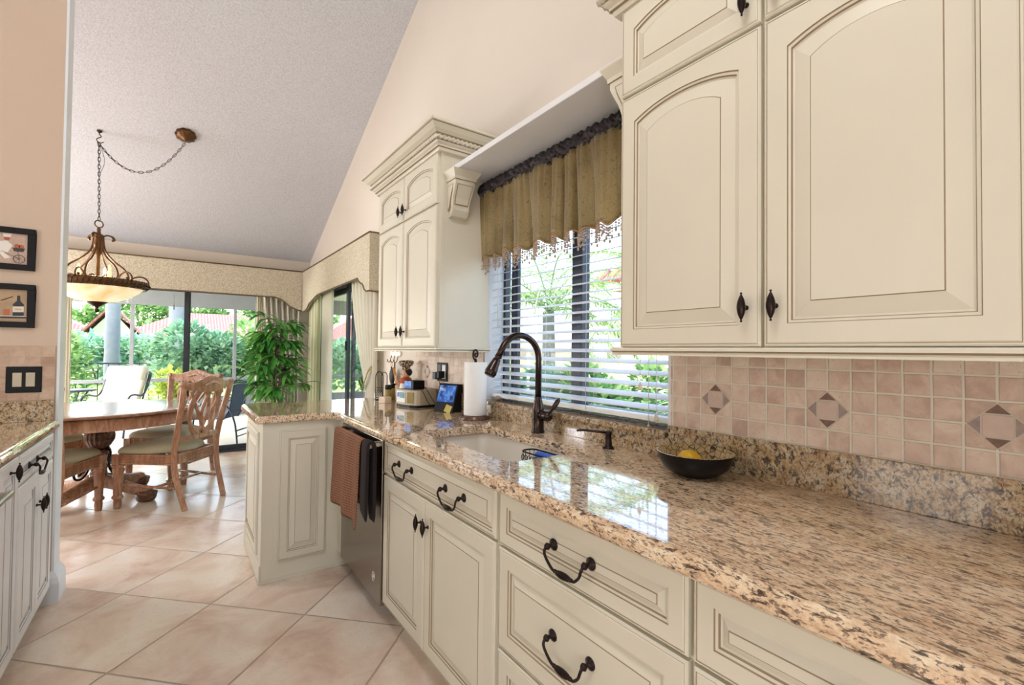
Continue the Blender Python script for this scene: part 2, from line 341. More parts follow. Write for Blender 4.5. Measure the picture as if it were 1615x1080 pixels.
# ------------------------------------------------------------------ mesh helpers
class MB:
    def __init__(s): s.v = []; s.f = []; s.m = []; s.s = []
    def add(s, vs, fs, mi=0, M=None, sm=False):
        n = len(s.v)
        if M is not None: vs = [M @ V(p) for p in vs]
        s.v += [tuple(p) for p in vs]
        for k, f in enumerate(fs):
            s.f.append([n + i for i in f]); s.m.append(mi[k] if isinstance(mi, list) else mi); s.s.append(sm)
        return s
    def box(s, x0, x1, y0, y1, z0, z1, mi=0, M=None):
        x0, x1 = min(x0, x1), max(x0, x1); y0, y1 = min(y0, y1), max(y0, y1); z0, z1 = min(z0, z1), max(z0, z1)
        vs = [(x, y, z) for z in (z0, z1) for y in (y0, y1) for x in (x0, x1)]
        return s.add(vs, [(0, 2, 3, 1), (4, 5, 7, 6), (0, 1, 5, 4), (2, 6, 7, 3), (0, 4, 6, 2), (1, 3, 7, 5)], mi, M)
    def loft(s, loops, mis=0, M=None, closed=True, cap0=False, cap1=False, capmi=0, sm=False):
        n = len(loops[0]); vs = [p for l in loops for p in l]; fs = []; ms = []
        for j in range(len(loops) - 1):
            for i in range(n if closed else n - 1):
                a = j * n + i; b = j * n + (i + 1) % n
                fs.append((a, b, b + n, a + n)); ms.append(mis[j] if isinstance(mis, list) else mis)
        s.add(vs, fs, ms, M, sm)
        base = len(s.v) - len(vs)
        if cap0: s.f.append([base + i for i in range(n)][::-1]); s.m.append(capmi); s.s.append(False)
        if cap1: s.f.append([base + (len(loops) - 1) * n + i for i in range(n)]); s.m.append(capmi); s.s.append(False)
        return s
    def lathe(s, prof, n=24, M=None, mi=0, flute=0, fl_amp=0.0, sm=True, cap=True):
        loops = []
        for r, z in prof:
            loops.append([((r * (1 + (fl_amp * math.cos(flute * 2 * PI * i / n) if flute else 0))) * math.cos(2 * PI * i / n), (r * (1 + (fl_amp * math.cos(flute * 2 * PI * i / n) if flute else 0))) * math.sin(2 * PI * i / n), z) for i in range(n)])
        return s.loft(loops, mi, M, True, cap, cap, mi if not isinstance(mi, list) else mi[0], sm)
    def tube(s, pts, rad, n=8, M=None, mi=0, closed=False, ribs=0, amp=0.0, twist=0.0, cap=True, sm=True, flat=1.0, rot=0.0):
        P = [V(p) for p in pts]; k = len(P); loops = []
        T = []
        for i in range(k):
            a = P[(i - 1) % k] if (closed or i) else P[0]; b = P[(i + 1) % k] if (closed or i < k - 1) else P[-1]
            d = (b - a); T.append(d.normalized() if d.length > 1e-9 else V((0, 0, 1)))
        u = T[0].orthogonal().normalized()
        if abs(T[0].z) < 0.9: u = (V((0, 0, 1)) - T[0] * T[0].z).normalized()
        for i in range(k):
            u = (u - T[i] * u.dot(T[i])); u = u.normalized() if u.length > 1e-6 else T[i].orthogonal().normalized()
            w_ = T[i].cross(u); r = rad[i] if isinstance(rad, (list, tuple)) else rad
            L = []
            for j in range(n):
                a = 2 * PI * j / n + rot; rr = r * (1 + amp * math.cos(ribs * a + twist * i)) if ribs else r
                L.append(tuple(P[i] + u * (rr * math.cos(a)) + w_ * (rr * flat * math.sin(a))))
            loops.append(L)
        if closed: loops.append(loops[0])
        return s.loft(loops, mi, M, True, cap and not closed, cap and not closed, mi, sm)
    def ball(s, c, r, n=12, M=None, mi=0, sz=1.0, sx=1.0, sy=1.0):
        pr = [(max(1e-4, math.sin(PI * i / n)), -math.cos(PI * i / n)) for i in range(n + 1)]
        T = Matrix.Translation(V(c)) @ Matrix.Diagonal((r * sx, r * sy, r * sz, 1))
        return s.lathe(pr, n * 2, (M @ T) if M is not None else T, mi, cap=False)
    def prism(s, poly, a0, a1, axis=2, mi=0, M=None):
        def pt(p, a):
            return (p[0], p[1], a) if axis == 2 else ((a, p[0], p[1]) if axis == 0 else (p[0], a, p[1]))
        L0 = [pt(p, a0) for p in poly]; L1 = [pt(p, a1) for p in poly]
        return s.loft([L0, L1], mi, M, True, True, True, mi)

def worldm(o):
    m = Matrix.LocRotScale(o.location, o.rotation_euler, o.scale)
    if o.parent: m = worldm(o.parent) @ o.matrix_parent_inverse @ m
    return m
def obj(name, mb, mats, parent=None, bevel=0.0, sub=0, solid=0.0, label=None, seg=2):
    me = bpy.data.meshes.new(name); me.from_pydata(mb.v, [], mb.f)
    if not isinstance(mats, (list, tuple)): mats = [mats]
    for m in mats: me.materials.append(m)
    me.polygons.foreach_set('material_index', mb.m); me.polygons.foreach_set('use_smooth', mb.s); me.update()
    import bmesh
    bm = bmesh.new(); bm.from_mesh(me); bmesh.ops.remove_doubles(bm, verts=bm.verts, dist=1e-6); bmesh.ops.recalc_face_normals(bm, faces=bm.faces); bm.to_mesh(me); bm.free()
    o = bpy.data.objects.new(name, me); COL.objects.link(o)
    if parent is not None: o.parent = parent; o.matrix_parent_inverse = worldm(parent).inverted()
    if solid: md = o.modifiers.new('solid', 'SOLIDIFY'); md.thickness = solid; md.offset = 0
    if bevel: md = o.modifiers.new('bevel', 'BEVEL'); md.width = bevel; md.segments = seg; md.limit_method = 'ANGLE'; md.angle_limit = 0.7
    if sub: md = o.modifiers.new('sub', 'SUBSURF'); md.levels = sub; md.render_levels = sub
    if label: o['label'] = label
    return o
def thing(name, label, cat, loc=(0, 0, 0), group=None, rz=0):
    o = bpy.data.objects.new(name, None); COL.objects.link(o); o.location = loc; o.rotation_euler = (0, 0, rz); o.empty_display_size = 0.05
    o['label'] = label; o['category'] = cat
    if group: o['group'] = group
    return o
def tag(o, label, cat, group=None, kind=None):
    o['label'] = label; o['category'] = cat
    if group: o['group'] = group
    if kind: o['kind'] = kind
    return o
def struct(name, mb, mats, label=None, bevel=0, cat=None):
    o = obj(name, mb, mats, None, bevel); o['kind'] = 'structure'
    if label: o['label'] = label
    o['category'] = cat or name.split('_')[0]
    return o
def kids(o): return [c for c in bpy.data.objects if c.parent == o]
def dup(root, loc, rz=None, label=None):
    r = root.copy(); COL.objects.link(r); r.location = loc
    if rz is not None: r.rotation_euler = (0, 0, rz)
    if label: r['label'] = label
    for ch in kids(root):
        c = ch.copy(); COL.objects.link(c); c.parent = r
        for g in kids(ch):
            d = g.copy(); COL.objects.link(d); d.parent = c
    return r
def FR(origin, U, Nn):   # u right, v up, n out of the face
    U = V(U).normalized(); Nn = V(Nn).normalized(); m = Matrix.Identity(4)
    for i in range(3): m[i][0] = U[i]; m[i][1] = (0, 0, 1)[i]; m[i][2] = Nn[i]; m[i][3] = origin[i]
    return m
def smoothpath(pts, k=6):
    P = [V(p) for p in pts]; out = []
    for i in range(len(P) - 1):
        a = P[max(i - 1, 0)]; b = P[i]; c = P[i + 1]; d = P[min(i + 2, len(P) - 1)]
        for j in range(k):
            t = j / k
            out.append(0.5 * ((2 * b) + (c - a) * t + (2 * a - 5 * b + 4 * c - d) * t * t + (3 * b - a - 3 * c + d) * t ** 3))
    out.append(P[-1]); return out

# ================================================================== THE SETTING
W = 1.44          # inner face of the kitchen window wall
FY = 6.72         # inner face of the far wall
def ceil_z(y): return 2.5 + (6.6 - y) * 0.4356 if y > 2.0 else 2.5 + 4.6 * 0.4356 - (2.0 - y) * 0.4356
mb = MB().box(-4.2, 1.7, -2.8, 6.95, -0.1, 0.0)
struct('floor', mb, floorm, 'beige stone tiles laid diagonally')
# window wall with the kitchen window and the sliding door opening
mb = MB()
T0, T1 = W, W + 0.16
mb.box(T0, T1, -2.8, 1.035, 0, 2.2); mb.box(T0, T1, 1.035, 2.285, 0, 0.985); mb.box(T0, T1, 1.035, 2.285, 2.14, 2.2)
mb.box(T0, T1, 2.285, 4.08, 0, 2.2); mb.box(T0, T1, 6.35, 6.95, 0, 2.2); mb.box(T0, T1, 4.08, 6.35, 2.04, 2.2)
mb.prism([(-2.8, 2.2), (6.95, 2.2), (6.95, ceil_z(6.95) + .05), (2.0, ceil_z(2.0) + .05), (-2.8, ceil_z(-2.8) + .05)], T0, T1, 0)
struct('wall_right', mb, wallm, 'cream wall with the kitchen window')
mb = MB().box(-4.2, -2.2, FY, FY + .2, 0, 2.75).box(0.98, W, FY, FY + .2, 0, 2.75).box(-2.2, 0.98, FY, FY + .2, 2.06, 2.75)
struct('wall_far', mb, wallm, 'cream far wall above the patio slider')
LY = 3.27
wall_lampwarm = plain('lamp-warmed wall paint', rgb(214, 192, 172), 0.85, var=0.02, nscale=3, bstr=0.25, bscale=160)  # wall paint tinted warmer, the lamp light put into its colour
mb = MB().box(-4.2, -0.492, LY, LY + .13, 0, 4.2)
wl = struct('wall_partition', mb, [wall_lampwarm], 'beige partition wall that ends beside the dining table')
mb = MB().box(-0.492, -0.482, LY - .002, LY + .132, 0, 4.2)
struct('trim_1', mb, trimm, 'white painted end of the partition wall')
mb = MB()
prof = [(0, 0), (0.024, 0), (0.024, .10), (0.018, .125), (0.006, .15), (0, .155)]
pth = [(-.482, LY - .002, 1, -1), (-.482, LY + .132, 1, 1)]
loops = []
for (x, y, sx, sy) in [(-.62, LY - .002, 0, -1)] + pth + [(-1.5, LY + .132, 0, 1)]:
    loops.append([(x + sx * o, y + sy * o, z) for o, z in prof])
mb.loft(loops, 0, None, closed=True, cap0=True, cap1=True)
struct('baseboard_left', mb, trimm, 'white baseboard around the partition end', 0.0)
mb = MB().box(-4.2, -4.05, -2.8, 6.95, 0, 4.6); struct('wall_left', mb, wallm)
mb = MB().box(-4.2, -3.6, -2.95, -2.8, 0, 3.2).box(-2.4, 1.6, -2.95, -2.8, 0, 3.2).box(-3.6, .9, -2.95, -2.8, 2.4, 3.2); struct('wall_near', mb, wallm)
d = MB().box(-3.6, -2.4, -2.92, -2.83, 2.34, 2.4).box(-3.6, -2.4, -2.92, -2.83, 0, .03)
for x in (-3.6, -3.03, -2.46): d.box(x, x + .06, -2.92, -2.83, 0, 2.4)
struct('door_added_daylight', d, frame_blue)  # unseen opening added to let daylight in behind the camera
mb = MB()
t_ = 0.1
mb.loft([[(x, 6.95, ceil_z(6.95)), (x, 2.0, ceil_z(2.0)), (x, -2.95, ceil_z(-2.95)), (x, -2.95, ceil_z(-2.95) + t_), (x, 2.0, ceil_z(2.0) + t_), (x, 6.95, ceil_z(6.95) + t_)] for x in (-4.2, 1.7)], 0, None, True, True, True)
struct('ceiling', mb, ceilmat, 'pale textured vaulted ceiling')
mb = MB().box(W - .012, W, 3.9, 4.04, 0, .1).box(W - .012, W, 6.40, 6.7, 0, .1)
struct('baseboard_right', mb, trimm)

# ---- kitchen window: frame, mullions, glass, granite sill
wn = MB(); x0, x1 = 1.56, 1.60
ya, yb, za, zb = 1.035, 2.285, 1.01, 2.14
for (a, b, c, d) in ((ya, yb, za, za + .03), (ya, yb, zb - .04, zb), (ya, ya + .03, za, zb), (yb - .03, yb, za, zb)): wn.box(x0, x1, a, b, c, d)
wf = struct('window_1', wn, frame_blue, 'dark framed kitchen window over the sink', 0.002)
m_ = MB().box(x0 - .012, x1, 1.605, 1.675, za, zb); obj('mullion', m_, frame_blue, wf, 0.003)
m_ = MB().box(x0 - .004, x1 - .02, 2.13, 2.16, za, zb).box(x0 - .004, x1 - .02, 2.175, 2.19, za, zb); obj('mullion', m_, frame_blue, wf, 0.002)
obj('pane', MB().box(1.585, 1.589, ya + .03, yb - .03, za + .03, zb - .04), glass, wf)
mb = MB().box(T0 + .0, T1, ya - .0, ya + .012, .985, 2.14).box(T0, T1, yb - .012, yb, .985, 2.14).box(T0, T1, ya, yb, 2.128, 2.14)
struct('trim_2', mb, trimm, 'white window reveal')

# ---- sliding door in the window wall
y0, y1 = 4.08, 6.35
d = MB().box(1.46, 1.56, y0, y1, 1.97, 2.04).box(1.46, 1.56, y0, y0 + .05, 0, 2.0).box(1.46, 1.56, y1 - .05, y1, 0, 2.0).box(1.46, 1.56, y0, y1, 0, .03)
d1 = struct('door_1', d, frame_blue, 'dark framed sliding patio door beside the corner curtains', 0.003)
for (a, b, x) in ((y0 + .05, 5.14, 1.49), (5.02, y1 - .05, 1.53)):
    fr = MB()
    for q in ((a, a + .06, .03, 1.97), (b - .06, b, .03, 1.97), (a, b, .03, .10), (a, b, 1.91, 1.97)): fr.box(x - .015, x + .015, *q)
    p = obj('sliding_panel', fr, frame_blue, d1, 0.002); obj('pane', MB().box(x - .002, x + .002, a + .06, b - .06, .10, 1.91), glass, p)
    if x < 1.5: obj('latch', MB().box(x - .03, x - .015, b - .05, b - .02, 1.27, 1.37), black, p, 0.003)

# ---- wide slider in the far wall
xa, xb = -2.2, 0.98
d = MB().box(xa, xb, 6.78, 6.90, 2.0, 2.06).box(xa, xa + .05, 6.78, 6.90, 0, 2.0).box(xb - .05, xb, 6.78, 6.90, 0, 2.0).box(xa, xb, 6.76, 6.92, 0, .025)
d2 = struct('door_2', d, frame_blue, 'wide dark framed sliding patio door in the far wall', 0.003)
for (a, b, y) in ((xa + .05, -0.95, 6.81), (-1.0, 0.125, 6.86), (0.065, xb - .05, 6.81)):
    fr = MB()
    for q in ((a, a + .05, .025, 2.0), (b - .06, b, .025, 2.0)): fr.box(q[0], q[1], y - .015, y + .015, q[2], q[3])
    fr.box(a, b, y - .015, y + .015, .025, .085).box(a, b, y - .015, y + .015, 1.95, 2.0)
    p = obj('sliding_panel', fr, frame_blue, d2, 0.002); obj('pane', MB().box(a + .05, b - .06, y - .002, y + .002, .085, 1.95), glass, p)

# ================================================================== WALL TILE
def inlay(parent, yc, zc, r=0.0505, axis='y'):
    if axis == 'y': M = FR((W - .0085, yc, zc), (0, -1, 0), (-1, 0, 0))
    t = 0.0022
    g = obj('diamond_inlay', MB().prism([(r, 0), (0, r), (-r, 0), (0, -r)], -.004, t * .4, 2, 0, M), groutm, parent)
    q = r * 0.50; e = 0.0018
    obj('centre_stone', MB().prism([(q - e, -q + e), (q - e, q - e), (-q + e, q - e), (-q + e, -q + e)], 0, t, 2, 0, M), stone_lt, g, 0.0008)
    for k, (dx, dy) in enumerate(((0, 1), (0, -1), (1, 0), (-1, 0))):
        a = [V((dx, dy, 0)) * (r - e * 1.8), V((dx, dy, 0)) * (q + e) + V((dy, dx, 0)) * (r - q - e * 3), V((dx, dy, 0)) * (q + e) - V((dy, dx, 0)) * (r - q - e * 3)]
        obj('corner_stone', MB().prism([(p.x, p.y) for p in a], 0, t, 2, 0, M), stone_dk if k < 2 else stone_gr, g)
mb = MB().box(W - .008, W - .0005, -0.9, 1.03, 1.026, 1.30)
tb = struct('wall_tiles', mb, walltile, 'pink tumbled stone tiles under the near wall cabinet', 0, 'tile')
for yy in (0.2135, 0.5363, 0.859, -0.109): inlay(tb, yy, 1.1356)
mb = MB().box(W - .008, W - .0005, 2.29, 3.22, 1.026, 1.30)
tb = struct('wall_tiles', mb, walltile, 'tumbled stone tiles behind the paper towel and radio', 0, 'tile')
for yy in (2.42, 3.02): inlay(tb, yy, 1.1356)
mb = MB().box(-1.2, -.497, LY - .008, LY - .0005, 1.017, 1.286)
struct('wall_tiles', mb, lefttile, 'brown tumbled stone tiles around the double light switch', 0, 'tile')

# ================================================================== CABINET DOORS AND FITTINGS
def loop(w_, h_, d, z, rise, K=18):
    pts = [(d, d, z), (w_ - d, d, z)]
    for k in range(K + 2):
        t = 1 - 2 * k / (K + 1); x = w_ / 2 + t * (w_ / 2 - d)
        pts.append((x, h_ - d - rise * (t * t * (0.85 + 0.15 * t * t)), z))
    return pts
def door_panel(mb, M, w_, h_, s=0.055, rise=0.0, t=0.020, bev=0.030, z0=0.0):
    R = [(0, z0, 0, 0), (0, t - .005, 0, 0), (.003, t - .0015, 0, 0), (.006, t - .001, 0, 1), (.0075, t - .0018, 0, 0), (.010, t, 0, 0),
         (s, t, 1, 1), (s + .0018, t - .003, 1, 0), (s + .007, t - .004, 1, 1), (s + .009, t - .0085, 1, 0), (s + .013, t - .0095, 1, 0),
         (s + .013 + bev, t - .002, 1, 1), (s + .0150 + bev, t - .0005, 1, 0), (s + .018 + bev, t - .0005, 1, 0)]
    loops = [loop(w_, h_, d, z, rise if a else 0) for d, z, a, _ in R]
    mb.loft(loops, [r[3] for r in R[:-1]], M, True, True, True, 0)
def mk_door(parent, origin, U, Nn, w_, h_, s=0.055, rise=0.0, bev=0.03, name='door', label=None, z0=0.0, t=0.020, mats=None):
    mb = MB(); door_panel(mb, FR(origin, U, Nn), w_, h_, s, rise, t, bev, z0)
    return obj(name, mb, mats or [cream, glaze], parent, label=label)
def knob(parent, p, U, Nn, L=0.062):
    M = FR(p, U, Nn); mb = MB()
    mb.lathe([(.006, 0), (.0065, .003), (.0035, .006), (.0035, .018), (.005, .021)], 12, M)
    R = Matrix.Rotation(-PI / 2, 4, 'X')
    k = [(math.sin(PI * i / 12) ** .8 * .0088 + .0006 if 0 < i < 12 else .001, -L / 2 + L * i / 12) for i in range(13)]
    mb.lathe(k, 20, M @ Matrix.Translation((0, 0, .024)) @ R, 0, 10, 0.06)
    mb.ball((0, L / 2 + .002, .024), .0028, 6, M); mb.ball((0, -L / 2 - .002, .024), .0028, 6, M)
    return obj('knob', mb, bronze, parent)
def pull(parent, p, U, Nn, hw=0.067, drop=0.046):
    M = FR(p, U, Nn); mb = MB()
    for sx in (-1, 1):
        T = M @ Matrix.Translation((sx * hw, 0, 0))
        mb.lathe([(.001, 0), (.0155, 0), (.0155, .002), (.012, .005), (.006, .008), (.0045, .012), (.0045, .016)], 18, T)
        mb.ball((0, 0, .022), .0085, 8, T)
        mb.lathe([(.008, .0), (.0095, .002), (.008, .004)], 12, T @ Matrix.Translation((0, 0, .020)))
    half = [(hw, 0, .027), (hw * .98, -.012, .033), (hw * .86, -drop * .62, .031), (hw * .60, -drop * .97, .029), (hw * .42, -drop, .029)]
    pth = smoothpath([(-x, y, z) for x, y, z in half] + [(0, -drop - .001, .029)] + half[::-1], 5)
    rad = []
    for q in pth:
        a = abs(q[0]) / hw; rad.append(.0034 if a > .42 else .0034 + .0052 * (math.cos(a / .42 * PI / 2)) ** .7)
    mb.tube(pth, rad, 16, M, ribs=8, amp=.09)
    for sx in (-1, 1): mb.ball((sx * hw * .43, -drop, .029), .0055, 6, M)
    return obj('handle', mb, bronze, parent)
RU, RN = (0, -1, 0), (-1, 0, 0)      # cabinets on the window wall
XF = 0.82                             # carcass face; doors are 20 mm proud
def carcass(parent, x0, x1, y0, y1, z0, z1, toe=0.0, toe_dir=None, name='body', mat=None):
    mb = MB()
    if toe:
        mb.box(x0, x1, y0, y1, toe, z1)
        if toe_dir == '-x': mb.box(x0 + .07, x1, y0, y1, 0, toe)
        elif toe_dir == '+x': mb.box(x0, x1 - .07, y0, y1, 0, toe)
    else: mb.box(x0, x1, y0, y1, z0, z1)
    return obj(name, mb, [mat or cream], parent, 0.0015)
CT = 0.874
def drawer_front(parent, ya, z0, z1, w_, handles, s=0.030, bev=0.014, hz=None):
    dr = mk_door(parent, (XF, ya, z0), RU, RN, w_, z1 - z0, s, 0, bev, 'drawer')
    for hy in handles: pull(dr, (XF - .019, hy, hz if hz else z0 + .078), RU, RN)
    return dr
# sink cabinet
g_base = 'base cabinets along the window wall'
c = thing('sink_cabinet', 'cream base cabinet under the sink with two doors and a two handled drawer front', 'cabinet', (1.1, 1.66, 0), g_base)
carcass(c, XF, 1.415, 1.187, 2.146, 0, CT - .25, .105, '-x')
obj('face_frame', MB().box(XF, XF + .02, 1.187, 2.146, CT - .25, CT), cream, c)
drawer_front(c, 2.142, .710, .866, .945, (1.892, 1.458), hz=.787, s=.018, bev=.018)
for (ya, w_, ky) in ((2.142, .440, 1.727), (1.699, .500, 1.662)):
    dd = mk_door(c, (XF, ya, .110), RU, RN, w_, .590, .055, 0, .024); knob(dd, (XF - .020, ky, .605), RU, RN)
# drawer banks
def bank(ya, yb, label):
    c = thing('drawer_cabinet', label, 'cabinet', (1.1, (ya + yb) / 2, 0), g_base)
    carcass(c, XF, 1.415, yb, ya, 0, CT, .105, '-x')
    w_ = ya - yb - .010; ym = (ya + yb) / 2
    drawer_front(c, ya - .005, .705, .866, w_, (ym,), .042, .014, .788)
    drawer_front(c, ya - .005, .402, .697, w_, (ym,), .052, .020, .557)
    drawer_front(c, ya - .005, .110, .394, w_, (ym,), .052, .020, .26)
bank(1.186, .532, 'cream three drawer base cabinet just right of the sink cabinet')
bank(.530, -.12, 'cream drawer base cabinet at the bottom right corner of the photo')
# dishwasher
c = thing('dishwasher', 'stainless dishwasher with a towel on its bar handle next to the sink cabinet', 'dishwasher', (1.1, 2.46, 0))
obj('body', MB().box(.825, 1.41, 2.155, 2.80, .11, CT - .01).box(.89, 1.41, 2.155, 2.80, 0, .11), black, c)
obj('door', MB().box(.795, .825, 2.152, 2.80, .085, .86), steel, c, 0.003)
hb = MB().box(.735, .757, 2.17, 2.775, .822, .846).box(.75, .80, 2.19, 2.215, .822, .846).box(.75, .80, 2.735, 2.76, .822, .846)
obj('handle', hb, silver, c, 0.004)
lg = MB(); ML = FR((.7945, 2.245, .19), RU, RN)
lg.tube([(.020 * math.cos(a) * .8, .020 * math.sin(a) * 1.1, .0005) for a in [2 * PI * i / 24 for i in range(24)]], .0012, 6, ML, closed=True)
lg.tube([(.010, .004, .0005), (.004, .008, .0005), (-.004, .007, .0005), (-.008, .004, .0005)], .0016, 6, ML).tube([(-.010, -.006, .0005), (-.002, -.003, .0005), (.006, -.004, .0005), (.010, -.007, .0005)], .0016, 6, ML)
lg.tube([(-.006, .000, .0005), (.006, .001, .0005)], .0014, 6, ML)
obj('badge', lg, white, c, label='round white badge')
# peninsula
c = thing('peninsula_cabinet', 'cream end cabinet of the peninsula with raised panels, facing the floor tiles', 'cabinet', (1.0, 3.2, 0))
obj('body', MB().box(.392, 1.415, 2.89, 3.56, 0, CT).box(.80, .822, 2.805, 2.89, .09, CT), cream, c, 0.002)
mk_door(c, (.475, 2.89, .108), (1, 0, 0), (0, -1, 0), .252, .72, .045, 0, .026, 'raised_panel')
mk_door(c, (.392, 3.50, .12), (0, -1, 0), (-1, 0, 0), .50, .69, .05, 0, .03, 'raised_panel', t=.012)
bb = MB().box(.384, .392, 2.882, 3.56, 0, .10).box(.384, .86, 2.882, 2.89, 0, .012)
obj('base_strip', bb, cream, c, .002)

# ---- left run
LU, LN = (0, 1, 0), (1, 0, 0); XL = -0.50
def lcab(name, ya, yb, label, doors, drawer=True, split=None):
    c = thing(name, label, 'cabinet', (-.8, (ya + yb) / 2, 0), 'base cabinets on the left')
    carcass(c, -1.08, XL, ya, yb, 0, CT, .105, '+x', mat=cream_daylit)
    return c
c = lcab('base_cabinet', 2.56, 3.20, 'daylight-tinted cream left hand base cabinet with one drawer over two doors, beside the partition wall', 2)
dr = mk_door(c, (XL, 2.57, .745), LU, LN, .60, .118, .03, 0, .016, 'drawer', mats=[cream_daylit, glaze2]); pull(dr, (XL + .019, 2.77, .800), LU, LN)
for (ya, ky) in ((2.57, 2.84), (2.872, 2.90)):
    dd = mk_door(c, (XL, ya, .112), LU, LN, .298, .625, .05, 0, .026, mats=[cream_daylit, glaze2]); knob(dd, (XL + .020, ky, .60), LU, LN)
obj('filler', MB().box(-.56, XL, 3.20, LY - .004, .105, CT), cream_daylit, c)
c = lcab('base_cabinet', 2.30, 2.555, 'narrow daylight-tinted cream pull-out base cabinet at the left edge of the photo', 1)
dd = mk_door(c, (XL, 2.305, .112), LU, LN, .245, .752, .05, 0, .02, mats=[cream_daylit, glaze2]); knob(dd, (XL + .020, 2.43, .825), LU, LN)
c = thing('edge_appliance', 'dark fronted appliance cut off by the left edge of the photo', 'unknown appliance', (-.8, 1.9, 0))  # filler at the view edge, kind of appliance unknown
obj('body', MB().box(-1.08, -.50, 1.55, 2.295, .0, .905), steel, c, 0.004)
obj('door', MB().box(-.50, -.475, 1.56, 2.285, .12, .86), mirrorblk, c, 0.004)
obj('handle', MB().tube([(-.435, 1.62, .80), (-.435, 2.22, .80)], .01, 12).box(-.48, -.43, 1.64, 1.66, .79, .81).box(-.48, -.43, 2.18, 2.20, .79, .81), silver, c)

# ================================================================== GRANITE
def inset(poly, d):
    n = len(poly); out = []
    for i in range(n):
        p0 = V(poly[i - 1]).to_2d(); p1 = V(poly[i]).to_2d(); p2 = V(poly[(i + 1) % n]).to_2d()
        a = (p1 - p0).normalized(); b = (p2 - p1).normalized()
        na = V((-a.y, a.x)); nb = V((-b.y, b.x)); k = na + nb; k = k / max(.3, k.dot(na) if k.length else 1)
        out.append(p1 + k * d)
    return out
def arc(cx_, cy_, r, a0, a1, n): return [(cx_ + r * math.cos(math.radians(a0 + (a1 - a0) * i / n)), cy_ + r * math.sin(math.radians(a0 + (a1 - a0) * i / n))) for i in range(n + 1)]
EDGE = [(.022, CT), (.006, CT), (.001, CT + .006), (0, CT + .014), (.001, CT + .024), (.005, CT + .031), (.009, CT + .0335), (.0115, CT + .034), (.014, CT + .038), (.019, CT + .040)]
def slab(name, poly, hole, mats, parent):
    mb = MB(); loops = [[(p.x, p.y, z) for p in inset(poly, d)] for d, z in EDGE]
    mb.loft(loops, 0, None, True, False, False)
    from mathutils.geometry import tessellate_polygon
    loops_ = [[V(p) for p in loops[-1]]] + ([[V((p[0], p[1], CT + .04)) for p in hole]] if hole else [])
    tri = tessellate_polygon(loops_); allp = [tuple(p) for l in loops_ for p in l]
    mb.add(allp, [tuple(t_) for t_ in tri])
    mb.add([(p[0], p[1], CT) for p in allp], [tuple(t_)[::-1] for t_ in tri])
    if hole:
        hp = [V((p[0], p[1])) for p in hole]
        mb.loft([[(p[0], p[1], CT + .04) for p in hole], [(p[0], p[1], CT) for p in hole]], 0)
    return obj(name, mb, mats, parent)
ct = thing('granite_countertop', 'long speckled tan granite countertop with the sink, turning onto the peninsula', 'countertop', (1.1, 1.5, CT))
poly = [(.70, 2.862), (.738, 2.855), (.762, 2.838), (.772, 2.80), (.765, 2.70), (.765, -.90), (1.438, -.90), (1.438, 3.60), (.375, 3.60)] + arc(.375, 3.577, .023, 90, 180, 4)[1:] + arc(.375, 2.885, .023, 180, 270, 4)
hole = []
for cx_, cy_, a in ((.953, 1.323, 180), (1.225, 1.323, 270), (1.225, 1.962, 0), (.953, 1.962, 90)): hole += arc(cx_, cy_, .045, a, a + 90, 5)
slab('slab', poly, hole, gran, ct)
sp = MB().box(1.42, 1.4395, -.9, 1.035, CT + .04, 1.028).box(1.42, 1.4395, 2.285, 3.22, CT + .04, 1.028).box(1.42, 1.4395, 1.035, 2.285, CT + .04, .985)
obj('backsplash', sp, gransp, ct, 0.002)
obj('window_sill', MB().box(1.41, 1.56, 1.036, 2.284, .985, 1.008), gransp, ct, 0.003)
ct2 = thing('granite_countertop', 'granite countertop on the left cabinets with a tall splash below the light switch', 'countertop', (-.8, 2.6, CT))
slab('slab', [(-.475, 2.30), (-.475, 3.262), (-1.10, 3.262), (-1.10, 2.30)], None, gran, ct2)
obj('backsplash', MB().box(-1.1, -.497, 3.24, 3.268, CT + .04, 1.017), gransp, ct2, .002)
# sink
sk = thing('kitchen_sink', 'white undermount sink set in the granite countertop', 'sink', (1.1, 1.65, .70))
loops = []
def rr(cx0, cx1, cy0, cy1, r, z):
    L = []
    for cx_, cy_, a in ((cx0 + r, cy0 + r, 180), (cx1 - r, cy0 + r, 270), (cx1 - r, cy1 - r, 0), (cx0 + r, cy1 - r, 90)): L += [(p[0], p[1], z) for p in arc(cx_, cy_, r, a, a + 90, 5)]
    return L
loops = [rr(.895, 1.30, 1.275, 2.04, .06, CT - .001), rr(.908, 1.287, 1.288, 2.027, .05, CT - .001), rr(.912, 1.283, 1.292, 2.023, .05, CT - .012), rr(.922, 1.273, 1.302, 2.013, .05, .70), rr(.94, 1.255, 1.32, 1.995, .05, .675), rr(1.08, 1.12, 1.62, 1.66, .015, .670)]
obj('basin', MB().loft(loops, 0, None, True, False, True, sm=True), sinkm, sk)
obj('drain', MB().lathe([(.001, .672), (.035, .672), (.04, .675), (.03, .6755)], 20, Matrix.Translation((1.10, 1.64, 0))), silver, sk)

